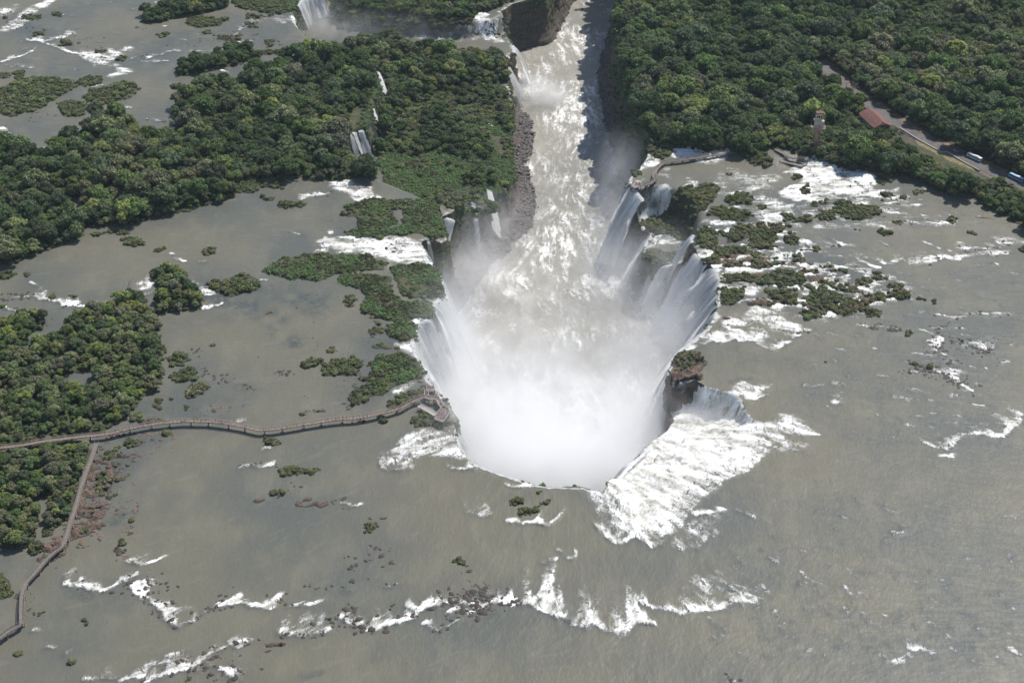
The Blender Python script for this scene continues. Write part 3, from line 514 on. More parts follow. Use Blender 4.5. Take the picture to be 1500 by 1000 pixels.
rocks('F',[(300,230),(560,300),(760,300),(900,310)],70,0,1,6); rocks('F',[(470,150),(700,200),(850,260)],40,0,.8,6); rocks('F',[(780,430),(950,440)],14,0,.7,2); rocks('F',[(350,100),(450,160),(500,260)],40,0,1,5); rocks('F',[(200,430),(400,420)],16,0,1,4)
rocks('F',[(1000,620),(1250,690)],40,0,.9,4); rocks('F',[(1250,500),(1350,545)],28,0,.9,4); rocks('F',[(1120,520),(1170,560)],16); rocks('C',[(560,900),(900,930),(1000,860)],50,0,1,7); rocks('C',[(720,790),(850,810)],20,0,1,5); rocks('C',[(850,870),(1000,870)],20,0,1,3); rocks('C',[(480,760),(700,740)],10,0,1.2,5)
rocks('A',[(960,160),(1130,185),(1220,200)],40,0,1.2,5); rocks('A',[(100,100),(330,170),(450,230)],40,0,1.2,10); rocks('A',[(620,240),(640,250)],8); rocks('A',[(580,130),(660,130)],8,0,1.2); rocks('A',[(0,60),(90,90)],20,0,1.4,8); rocks('A',[(60,540),(250,490)],20,0,.9,6); rocks('A',[(750,190),(900,190)],14,0,1,4)
rocks('E',[(40,640),(120,690),(0,700)],24,0,.9,4); rocks('E',[(190,90),(260,90)],16,0,1.2,3); rocks('B',[(620,155),(740,165)],36,SHELF,1.6,3); rocks('B',[(390,150),(580,150)],16,SHELF,1.1,4); rocks('E',[(10,770),(60,800)],8); rocks('E',[(40,850),(110,855)],8)
rocks('C',[(20,650),(190,670)],16,0,1.2,4)
for a_, b_ in ((560,145),(552,205),(536,232),(546,240),(560,205),(516,236),(728,225),(562,130)):
    for _ in range(16):
        q_ = un(a_+random.uniform(-5,5), b_+random.uniform(-5,5), SHELF); RK.append((q_[0],q_[1],SHELF,random.uniform(.6,2.0)))
rocks('D',[(1100,340),(1300,480),(1480,520)],20,0,.6,25)
# foam where the water bends over the rim
drim = np.full((NY,NX), 99.0); near = blur(canyon.astype(float), 8) > .002
qx, qy = GX[near], GY[near]
rc, _ = resample(rimc, 3.0)
best = np.full(qx.shape, 1e9)
for p in rim[::2]: best = np.minimum(best, (qx-p[0])**2+(qy-p[1])**2)
drim[near] = np.sqrt(best)
lipn = fbm(GX, GY, 10, 3, 88)
FO = np.maximum(FO, np.clip(1-drim/(5+4*lipn), 0, 1)*(.45-.3*ss((un(0,640,0)[1]-GY)/20))*(1-canyon))
FO[basin] = np.maximum(FO[basin], (.5+.8*np.clip(-(Z0[basin])/2.5, 0, 1)))
FO = np.clip(blur(FO, .5)*1.2, 0, 1.12)
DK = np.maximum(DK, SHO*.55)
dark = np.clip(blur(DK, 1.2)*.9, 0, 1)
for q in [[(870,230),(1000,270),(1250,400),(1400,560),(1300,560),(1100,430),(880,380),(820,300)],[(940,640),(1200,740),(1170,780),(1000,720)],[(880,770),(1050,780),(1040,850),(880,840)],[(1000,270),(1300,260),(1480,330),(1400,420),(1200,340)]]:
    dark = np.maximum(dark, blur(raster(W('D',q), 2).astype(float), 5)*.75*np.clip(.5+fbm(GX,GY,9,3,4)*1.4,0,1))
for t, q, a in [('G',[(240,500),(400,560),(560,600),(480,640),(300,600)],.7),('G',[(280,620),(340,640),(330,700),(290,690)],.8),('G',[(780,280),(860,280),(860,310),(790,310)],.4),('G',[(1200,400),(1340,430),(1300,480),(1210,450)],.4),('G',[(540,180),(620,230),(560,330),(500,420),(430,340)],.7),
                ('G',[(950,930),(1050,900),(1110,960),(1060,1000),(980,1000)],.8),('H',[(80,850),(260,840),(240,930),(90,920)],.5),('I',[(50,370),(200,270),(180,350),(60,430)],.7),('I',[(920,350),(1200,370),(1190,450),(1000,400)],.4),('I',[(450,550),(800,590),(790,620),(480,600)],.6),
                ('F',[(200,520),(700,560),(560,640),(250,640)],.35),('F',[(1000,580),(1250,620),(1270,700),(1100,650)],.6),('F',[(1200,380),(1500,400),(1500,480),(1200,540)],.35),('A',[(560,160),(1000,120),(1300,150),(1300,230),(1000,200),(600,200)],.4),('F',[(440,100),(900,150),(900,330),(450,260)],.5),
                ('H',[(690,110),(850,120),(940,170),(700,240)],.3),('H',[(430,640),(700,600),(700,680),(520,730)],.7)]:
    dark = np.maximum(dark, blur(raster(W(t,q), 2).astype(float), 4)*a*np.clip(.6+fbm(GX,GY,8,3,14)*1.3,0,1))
area('p',[(975,345),(1000,338),(1012,345),(1008,360),(990,364),(970,360)],1.0,-22,None,1); area('p',[(952,345),(972,345),(968,362),(945,364)],.7,-22,None,1)
for _ in range(26):
    a_ = rng.uniform(945,1008); b_ = rng.uniform(342,384); q_ = un(a_,b_,-22); RK.append((q_[0],q_[1],-22,rng.uniform(.6,1.6)))
# canyon river
Sz = RIVER_Z
def R_(t, pts, a, soft=2.0): area(t, pts, a*.98, Sz, FR, soft+2.0, 2.6)
R_('B',[(940,440),(1060,400),(1115,440),(1135,560),(1080,565),(980,530),(860,550),(900,470)],.85); R_('B',[(880,200),(960,170),(1060,190),(1090,250),(950,270)],.6); R_('B',[(870,590),(960,610),(900,560)],.7)
R_('B',[(950,650),(1150,620),(1140,700),(1060,760),(950,740)],.5); R_('B',[(870,790),(1200,780),(1250,1000),(860,1000)],.52); R_('E',[(790,60),(860,-10),(1010,-10),(1060,60),(1020,150),(1000,300),(960,385),(810,350),(930,250),(940,180),(800,130)],.78)
R_('E',[(1020,230),(1150,215),(1260,190),(1300,260),(1170,325),(1060,330),(1010,290)],.95); R_('E',[(1040,20),(1200,10),(1290,40),(1200,100),(1100,100)],.85); R_('E',[(530,120),(680,165),(770,190),(740,240),(560,215)],.95); R_('E',[(430,220),(620,230),(700,340),(560,380),(440,300)],.8)
R_('B',[(770,380),(900,340),(950,420),(830,440)],.85); R_('B',[(830,60),(1010,40),(990,120),(850,110)],.35); R_('B',[(820,740),(880,770),(880,800),(800,790)],.5); R_('B',[(740,700),(800,720),(790,735)],.9); R_('B',[(1080,600),(1190,600),(1180,650)],.5)
R_('E',[(1060,430),(1300,470),(1300,550),(1100,500)],.55); R_('E',[(880,400),(1100,400),(1100,520),(900,560),(820,480)],.5); R_('B',[(1170,740),(1290,700),(1290,800),(1180,820)],.8)
thr = np.clip((un(800,500,Sz)[1]-GY+22*fbm(GX,GY,45,3,231))/110, 0, 1); FR = np.maximum(FR, thr*(.75+.3*fbm(GX,GY,15,3,19)))  # throat foam made white, also to brighten the mist above it
cdist = np.clip(1-drim/9, 0, 1); FR = np.maximum(FR, cdist*.35*(fbm(GX,GY,20,2,3)+.6))
FR = np.maximum(FR, .33+.46*fbm(GX+.2*GY,GY*.6,20,4,40)); FR = np.clip(FR, 0, 1.1)
# ---------------------------------------------------------------- the current: streaks drawn out along the way the water runs
cf = canyon.astype(float); pot = sum(blur(cf, q_)*k_ for q_, k_ in ((9,1.0),(28,1.0),(80,1.2),(200,2.0)))
fy_, fx_ = np.gradient(pot); fx_ = fx_+.0012*fbm(GX,GY,60,2,700)*np.hypot(fx_,fy_).max()*.6; fy_ = fy_+.0012*fbm(GX,GY,60,2,701)*np.hypot(fx_,fy_).max()*.6
cfx = .55*fbm(GX,GY,26,2,702); cfy = np.ones_like(cfx)*.9+.5*fbm(GX,GY,20,2,703)
fx_ = np.where(canyon, cfx, fx_); fy_ = np.where(canyon, cfy, fy_); ln_ = np.hypot(fx_,fy_)+1e-12; fx_ /= ln_; fy_ /= ln_
def bil(F, u, v):
    i = np.clip(u.astype(np.int32),0,NX-2); j = np.clip(v.astype(np.int32),0,NY-2); a_ = u-i; b_ = v-j
    return (F[j,i]*(1-a_)+F[j,i+1]*a_)*(1-b_)+(F[j+1,i]*(1-a_)+F[j+1,i+1]*a_)*b_
def lic(src, n, h):
    U0, V0 = np.meshgrid(np.arange(NX, dtype=np.float32), np.arange(NY, dtype=np.float32)); acc = src.copy()
    for sgn in (1,-1):
        u = U0.copy(); v = V0.copy()
        for _ in range(n):
            i = np.clip(u,0,NX-1).astype(np.int32); j = np.clip(v,0,NY-1).astype(np.int32)
            u = u+sgn*h*fx_[j,i]; v = v+sgn*h*fy_[j,i]; acc += bil(src, np.clip(u,0,NX-2), np.clip(v,0,NY-2))
    acc -= blur(acc, 25); return np.clip(.5+.22*acc/acc.std(), 0, 1)
L1 = lic(rng.random((NY,NX)).astype(np.float32), 3, .9); L2 = lic(blur(rng.random((NY,NX)), 1.1).astype(np.float32), 6, 1.2)
STR = np.clip(.5+(L1-.5)*.62+(L2-.5)*.75, 0, 1)
# ---------------------------------------------------------------- grid meshes with the canyon cut out of them
def nearest_rim(x, y):
    out = np.empty((len(x), 2)); 
    A = rim[:-1]; B = rim[1:]; D = B-A; l2 = (D**2).sum(1)
    for k in range(0, len(x), 400):
        px = np.stack([x[k:k+400], y[k:k+400]], 1)[:,None]; t = np.clip(((px-A)*D).sum(2)/l2, 0, 1); Q = A+t[...,None]*D
        d = ((px-Q)**2).sum(2); i = d.argmin(1); out[k:k+400] = Q[np.arange(len(i)), i]
    return out
def cut_grid(Z, attrs, remove, snap):
    keepq = ~(remove[:-1,:-1]&remove[1:,:-1]&remove[:-1,1:]&remove[1:,1:])
    used = np.zeros((NY,NX), bool)
    for a in (slice(0,-1), slice(1,None)):
        for b in (slice(0,-1), slice(1,None)): used[a,b] |= keepq
    X = GX.copy(); Y = GY.copy()
    if snap:
        m = used & remove
        q = nearest_rim(X[m], Y[m]); dv = q-np.stack([X[m],Y[m]],1); dv /= np.linalg.norm(dv,axis=1)[:,None]+1e-6
        Z = Z.copy(); Z[m] = samp(Z, q[:,0]+dv[:,0]*2.2, q[:,1]+dv[:,1]*2.2)-.25; X[m] = q[:,0]; Y[m] = q[:,1]
    idx = -np.ones((NY,NX), np.int64); idx[used] = np.arange(used.sum())
    j, i = np.nonzero(keepq)
    F = np.stack([idx[j,i], idx[j,i+1], idx[j+1,i+1], idx[j+1,i]], 1)
    V = np.stack([X[used], Y[used], Z[used]], 1)
    return V, F, {k: ('POINT', a[used]) for k, a in attrs.items()}
rip = fbm(GX, GY, 9, 4, 120)
WZ = Z0+.10*rip+FO*(1.0*fbm(GX,GY,4.5,3,130)+.35)
WZ[basin] += (np.clip(-Z0[basin]/6,0,1))*2.2*fbm(GX[basin],GY[basin],9,4,140)
WZ = WZ-.35*np.clip(1-drim/4, 0, 1)
# river bed and dry land
# ---------------------------------------------------------------- materials of the setting
def water_mat(name, canyon_river=False):
    m, t, p = newmat(name)
    P = t.pos(); f = t.attr('foam'); dk = t.attr('dark'); stk = t.attr('streak')
    flow = t.scale(P, (1.0, .62, .4) if not canyon_river else (1.0, .55, .4))
    warp = t.new('ShaderNodeTexNoise'); t.set(warp.inputs['Vector'], P); warp.inputs['Scale'].default_value = .09; warp.inputs['Detail'].default_value = 3
    off = t.vmath('SCALE', t.vmath('SUBTRACT', warp.outputs['Color'], (.5,.5,.5))); off.node.inputs['Scale'].default_value = 9.0
    V = t.vmath('ADD', flow, off)
    n1 = t.noise(V, .42, 7, .68, .5); n2 = t.noise(V, .12, 5, .6, .8); 
    ridge = t.math('SUBTRACT', 1.0, t.math('ABSOLUTE', t.math('MULTIPLY', t.math('SUBTRACT', n1, .5), 5.5)))
    nn = t.math('ADD', t.math('MULTIPLY', n1, .44), t.math('ADD', t.math('MULTIPLY', n2, .16), t.math('ADD', t.math('MULTIPLY', ridge, .24), t.math('ADD', .095, t.math('MULTIPLY', t.math('MULTIPLY', t.math('SUBTRACT', stk, .5), .24), t.ramp(f, .05, .45))))))
    # solid where the density is high, broken lace where it is low
    thr = t.math('SUBTRACT', .685, t.math('MULTIPLY', f, .345))
    foam = t.ramp(t.math('SUBTRACT', nn, thr), -.05, .20)
    lo = t.noise(P, .010, 3, .5); mid = t.noise(t.scale(P, (1,.6,1)), .05, 5, .6); hi = t.noise(t.scale(P, (1,.5,1)), .9, 4, .6)
    if canyon_river: c1, c2, c3 = (.31,.295,.25), (.24,.235,.205), (.40,.385,.335)
    else: c1, c2, c3 = (.150,.142,.106), (.102,.109,.098), (.178,.169,.126)
    base = t.mix(t.ramp(lo, .35, .65), c1, c2)
    base = t.mix(t.math('MULTIPLY', t.ramp(mid, .45, .72), .6), base, c3)
    base = t.mix(t.math('MULTIPLY', t.ramp(t.math('ADD', t.math('MULTIPLY', hi, .8), t.math('MULTIPLY', stk, .2)), .40, .70), .26), base, (.115,.120,.105))
    base = t.mix(t.math('MULTIPLY', t.ramp(stk, .68, 1.0), .09), base, (.32,.31,.26))
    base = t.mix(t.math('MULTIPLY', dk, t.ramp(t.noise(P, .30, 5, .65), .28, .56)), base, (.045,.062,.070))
    shade = t.noise(V, .8, 5, .7)
    fc = t.mix(t.ramp(t.math('ADD', t.math('MULTIPLY', shade, .6), t.math('MULTIPLY', stk, .4)), .32, .66), (.46,.45,.40), (.90,.90,.88))
    col = t.mix(foam, base, fc)
    t.set(p.inputs['Base Color'], col)
    t.set(p.inputs['Roughness'], t.math('ADD', .42, t.math('MULTIPLY', foam, .40)))
    p.inputs['IOR'].default_value = 1.33; p.inputs['Specular IOR Level'].default_value = .34
    w = t.noise(t.scale(P, (1,.55,1)), .55, 5, .62, .6); w2 = t.noise(t.scale(P, (1,.45,1)), .13, 3, .5)
    b = t.bump(t.math('ADD', t.math('MULTIPLY', stk, .22), t.math('ADD', t.math('MULTIPLY', w, .5), t.math('MULTIPLY', w2, .8))), .45, 1.0)
    b = t.bump(t.math('MULTIPLY', foam, nn), .6, .8, b)
    t.set(p.inputs['Normal'], b)
    return m
m_water = water_mat('river water'); m_cwater = water_mat('canyon water', True)
def ground_mat():
    m, t, p = newmat('ground')
    P = t.pos(); rk = t.attr('rock'); h = t.attr('above')
    n = t.noise(P, .35, 6, .65); n2 = t.noise(P, .06, 3); n3 = t.noise(P, 1.1, 5, .7)
    green = t.mix(t.ramp(n, .35, .65), (.030,.040,.016), (.085,.095,.035)); green = t.mix(t.math('MULTIPLY', t.ramp(n2, .5, .7), .6), green, (.12,.095,.055))
    rock = t.mix(t.ramp(n3, .35, .65), (.050,.034,.027), (.215,.145,.11)); rock = t.mix(t.math('MULTIPLY', t.ramp(n, .55, .7), .75), rock, (.05,.065,.025))
    c = t.mix(t.ramp(rk, .25, .6), green, rock)
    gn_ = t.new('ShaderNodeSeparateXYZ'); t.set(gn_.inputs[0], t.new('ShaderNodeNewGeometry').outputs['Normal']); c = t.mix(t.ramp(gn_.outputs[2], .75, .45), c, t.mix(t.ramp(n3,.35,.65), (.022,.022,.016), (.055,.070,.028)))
    wet = t.ramp(t.math('ADD', h, t.math('MULTIPLY', t.math('SUBTRACT', n, .5), .9)), .0, .75)
    c = t.mix(wet, (.028,.024,.021), c)
    t.set(p.inputs['Base Color'], c); t.set(p.inputs['Roughness'], t.math('ADD', .55, t.math('MULTIPLY', wet, .35)))
    t.set(p.inputs['Normal'], t.bump(n3, .8, 1.0))
    return m
m_ground = ground_mat()
def cliff_mat():
    m, t, p = newmat('cliff rock')
    P = t.pos(); g = t.attr('green'); tl = t.attr('talus')
    st = t.noise(t.scale(P, (.5,.5,2.2)), .22, 5, .6); col = t.noise(t.scale(P, (1.6,1.6,.12)), .5, 5, .6); n = t.noise(P, .5, 6, .7); big = t.noise(P, .07, 3)
    rock = t.mix(t.ramp(st, .35, .65), (.042,.033,.028), (.125,.092,.072)); rock = t.mix(t.math('MULTIPLY', t.ramp(col, .45, .7), .6), rock, (.17,.145,.12))
    rock = t.mix(t.ramp(n, .62, .72), rock, (.02,.016,.014))
    moss = t.mix(t.ramp(n, .35, .65), (.022,.038,.012), (.075,.10,.030))
    mk = t.ramp(t.math('ADD', t.math('MULTIPLY', big, .5), t.math('ADD', t.math('MULTIPLY', n, .4), t.math('MULTIPLY', g, .6))), .62, .78)
    c = t.mix(mk, rock, moss); scree = t.mix(t.ramp(n, .4, .62), (.045,.040,.038), (.17,.15,.14))
    c = t.mix(tl, c, scree)
    t.set(p.inputs['Base Color'], c); p.inputs['Roughness'].default_value = .8
    t.set(p.inputs['Normal'], t.bump(t.math('ADD', n, t.math('MULTIPLY', col, .8)), .9, 1.6))
    return m
m_cliff = cliff_mat()
def fall_mat():
    m, t, p = newmat('falling water')
    uv = t.attr('su'); vv = t.attr('sv'); ed = t.attr('edge'); br = t.attr('brown')
    cb = t.new('ShaderNodeCombineXYZ'); t.set(cb.inputs[0], uv); t.set(cb.inputs[1], t.math('MULTIPLY', vv, .085)); V = cb.outputs[0]
    n = t.noise(V, .62, 6, .66, .15); n2 = t.noise(V, .28, 3, .5); 
    cb2 = t.new('ShaderNodeCombineXYZ'); t.set(cb2.inputs[0], uv); t.set(cb2.inputs[1], t.math('MULTIPLY', vv, .24)); fine = t.noise(cb2.outputs[0], 1.5, 5, .72)
    cb3 = t.new('ShaderNodeCombineXYZ'); t.set(cb3.inputs[0], uv); t.set(cb3.inputs[1], t.math('MULTIPLY', vv, .06)); pl = t.noise(cb3.outputs[0], .27, 3, .55, .4)
    cb4 = t.new('ShaderNodeCombineXYZ'); t.set(cb4.inputs[0], uv); t.set(cb4.inputs[1], t.math('MULTIPLY', vv, .42)); clot = t.noise(cb4.outputs[0], .75, 5, .7, .8)
    shade = t.ramp(t.math('ADD', t.math('ADD', t.math('MULTIPLY', n, .22), t.math('MULTIPLY', fine, .22)), t.math('ADD', t.math('MULTIPLY', pl, .34), t.math('MULTIPLY', clot, .22))), .405, .54)
    c = t.mix(shade, (.64,.68,.71), (.98,.985,.985))  # grey-blue shade between the white plumes is painted into the colour
    bm = t.math('MULTIPLY', br, t.ramp(n, .42, .68, 1.0, .35)); c = t.mix(t.math('MINIMUM', bm, .85), c, (.52,.37,.20))
    t.set(p.inputs['Base Color'], c); p.inputs['Roughness'].default_value = .75
    p.inputs['Subsurface Weight'].default_value = 0.0
    a = t.ramp(t.math('ADD', t.math('ADD', t.math('ADD', t.math('MULTIPLY', n, .30), t.math('MULTIPLY', clot, .20)), t.math('ADD', t.math('MULTIPLY', fine, .2), t.math('MULTIPLY', pl, .30))), t.math('MULTIPLY', t.math('SUBTRACT', ed, 1.0), .55)), .17, .31)
    tr = t.new('ShaderNodeBsdfTransparent'); tl = t.new('ShaderNodeBsdfTranslucent'); t.set(tl.inputs[0], c)
    mx = t.new('ShaderNodeMixShader'); mx.inputs[0].default_value = .58; t.l.new(p.outputs[0], mx.inputs[1]); t.l.new(tl.outputs[0], mx.inputs[2])
    m2 = t.new('ShaderNodeMixShader'); t.set(m2.inputs[0], a); t.l.new(tr.outputs[0], m2.inputs[1]); t.l.new(mx.outputs[0], m2.inputs[2])
    t.l.new(m2.outputs[0], t.n['Material Output'].inputs['Surface'])
    t.set(p.inputs['Normal'], t.bump(n, .6, 1.2))
    return m
m_fall = fall_mat()
# ---------------------------------------------------------------- river, ground, canyon
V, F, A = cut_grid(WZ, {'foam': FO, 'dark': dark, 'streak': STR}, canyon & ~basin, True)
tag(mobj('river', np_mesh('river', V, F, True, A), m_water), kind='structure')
TZ[basin] = Z0[basin]-5
above = TZ-Z0
V, F, A = cut_grid(TZ, {'rock': rockf, 'above': above}, canyon & ~basin, True)
tag(mobj('ground', np_mesh('ground', V, F, True, A), m_ground), kind='structure')
near8 = blur(canyon.astype(float), 5) > .02
CZ = RIVER_Z+FR*(1.9*fbm(GX,GY,11,4,200)+.6)+.7*fbm(GX,GY,17,3,210)+1.3*thr*fbm(GX,GY,24,2,230)
V, F, A = cut_grid(CZ, {'foam': FR, 'dark': FR*0, 'streak': STR}, ~near8, False)
tag(mobj('canyon_river', np_mesh('canyon_river', V, F, True, A), m_cwater), kind='structure')
# land reaching on to the horizon
me = bpy.data.meshes.new('distant_ground'); q = 30000
vs = [(-q,-q,-2.5),(q,-q,-2.5),(q,q,-2.5),(-q,q,-2.5),(X0+1,Y0+1,-2.5),(X1-1,Y0+1,-2.5),(X1-1,Y1-1,-2.5),(X0+1,Y1-1,-2.5)]
me.from_pydata(vs, [], [(0,1,5,4),(1,2,6,5),(2,3,7,6),(3,0,4,7)]); me.update()
m, t, p = newmat('distant forest'); n = t.noise(t.pos(), .06, 6, .7); n2 = t.noise(t.pos(), .003, 3)
t.set(p.inputs['Base Color'], t.mix(t.ramp(n2,.52,.56), t.mix(t.ramp(n,.35,.65),(.015,.028,.012),(.05,.075,.025)), (.15,.14,.11))); p.inputs['Roughness'].default_value = .8
tag(mobj('distant_ground', me, m), kind='structure')
# smoothed rim normals that point into the canyon
def smooth1(a, s, st):
    k = int(3*s/st)+1; w = np.exp(-.5*(np.arange(-k,k+1)*st/s)**2); w /= w.sum()
    return np.stack([np.convolve(np.pad(a[:,c], k, mode='edge'), w, 'valid') for c in range(a.shape[1])], 1)
st = rs[1]-rs[0]
tg = np.gradient(smooth1(rim, 5.0, st), axis=0); tg /= np.linalg.norm(tg, axis=1)[:,None]+1e-9
rn = np.stack([tg[:,1], -tg[:,0]], 1)
tst = rim+rn*4; ins = inpoly(tst[:,0], tst[:,1], rim)
if ins.mean() < .5: rn = -rn
rn = smooth1(rn, 3.0, st); rn /= np.linalg.norm(rn, axis=1)[:,None]+1e-9
rz = samp(Z0, rim[:,0]-rn[:,0]*2.5, rim[:,1]-rn[:,1]*2.5); tz = samp(TZ, rim[:,0]-rn[:,0]*2.2, rim[:,1]-rn[:,1]*2.2)
rpx = np.array([proj(a[0], a[1], z) for a, z in zip(rim, rz)])
left = np.arange(len(rim)) < np.argmin(np.abs(rpx[:,0]-760)+np.abs(rpx[:,1]-706))
tal = np.where(left & (rpx[:,1] > 112) & (rpx[:,1] < 345), 21.0, 2.5); tal = np.where(~left & (rpx[:,1] < 222) & (rpx[:,0] > 880), 12.0, tal)
tal = np.where(left & (rpx[:,1] < 60), 7.0, tal)
tal = smooth1(tal[:,None], 10.0, st)[:,0]
grn = np.where(left, .35, .18); grn = np.where((rpx[:,0] > 970) & (rpx[:,1] > 500) & (rpx[:,1] < 640), -.35, grn); grn = np.where(left & (rpx[:,1] > 290) & (rpx[:,1] < 600), .45, grn); grn = np.where(~left & (rpx[:,1] < 235), .45, grn); grn = np.where(left & (rpx[:,1] < 60), .42, grn)
NVv = 46
wl = np.where(rpx[:,1] > 300, 4.5, 3.0); wl = np.where((rpx[:,0] > 990)&(rpx[:,1] < 512)&(rpx[:,1] > 340), 11.0, wl); wl = np.where((rpx[:,0] > 965)&(rpx[:,1] > 512)&(rpx[:,1] < 600), 2.5, wl); wl = np.where((rpx[:,0] > 930)&(rpx[:,0] < 1009)&(rpx[:,1] > 315)&(rpx[:,1] < 392), 2.5, wl); wl = smooth1(wl[:,None], 4.0, st)[:,0]
vt = np.linspace(0, 1, NVv)
CV = np.zeros((len(rim), NVv, 3)); GA = np.zeros((len(rim), NVv)); TA = np.zeros((len(rim), NVv))
top = np.maximum(tz, rz-.3)-.15
for j, v in enumerate(vt):
    z = top*(1-v)+(RIVER_Z-3)*v
    wall = np.clip(v/.72, 0, 1); tl_ = np.clip((v-.66)/.34, 0, 1)
    strat = fbm(z*.55+rs*.02, z*0+3, 2.2, 2, 301)*1.3*np.clip(v*6, 0, 1)
    off = wl*wall+tal*tl_**.9 + (fbm(rs, z*.7, 7, 4, 311)*2.6+fbm(rs, z*.25, 2.4, 2, 321)*.9)*np.clip(v*5, 0, 1)+strat
    off = np.maximum(off, -1.5); CV[:,j,0] = rim[:,0]+rn[:,0]*off; CV[:,j,1] = rim[:,1]+rn[:,1]*off; CV[:,j,2] = z
    GA[:,j] = grn*(1-.5*v); TA[:,j] = np.clip(tl_*2.2, 0, 1)*np.clip((tal-5)/6, 0, 1)
n_ = len(rim); ii, jj = np.meshgrid(np.arange(n_-1), np.arange(NVv-1), indexing='ij'); a = (ii*NVv+jj).ravel()
FF = np.stack([a, a+1, a+NVv+1, a+NVv], 1)
tag(mobj('canyon_cliff', np_mesh('canyon_cliff', CV.reshape(-1,3), FF, True, {'green': ('POINT', GA.ravel()), 'talus': ('POINT', TA.ravel())}), m_cliff), kind='structure')
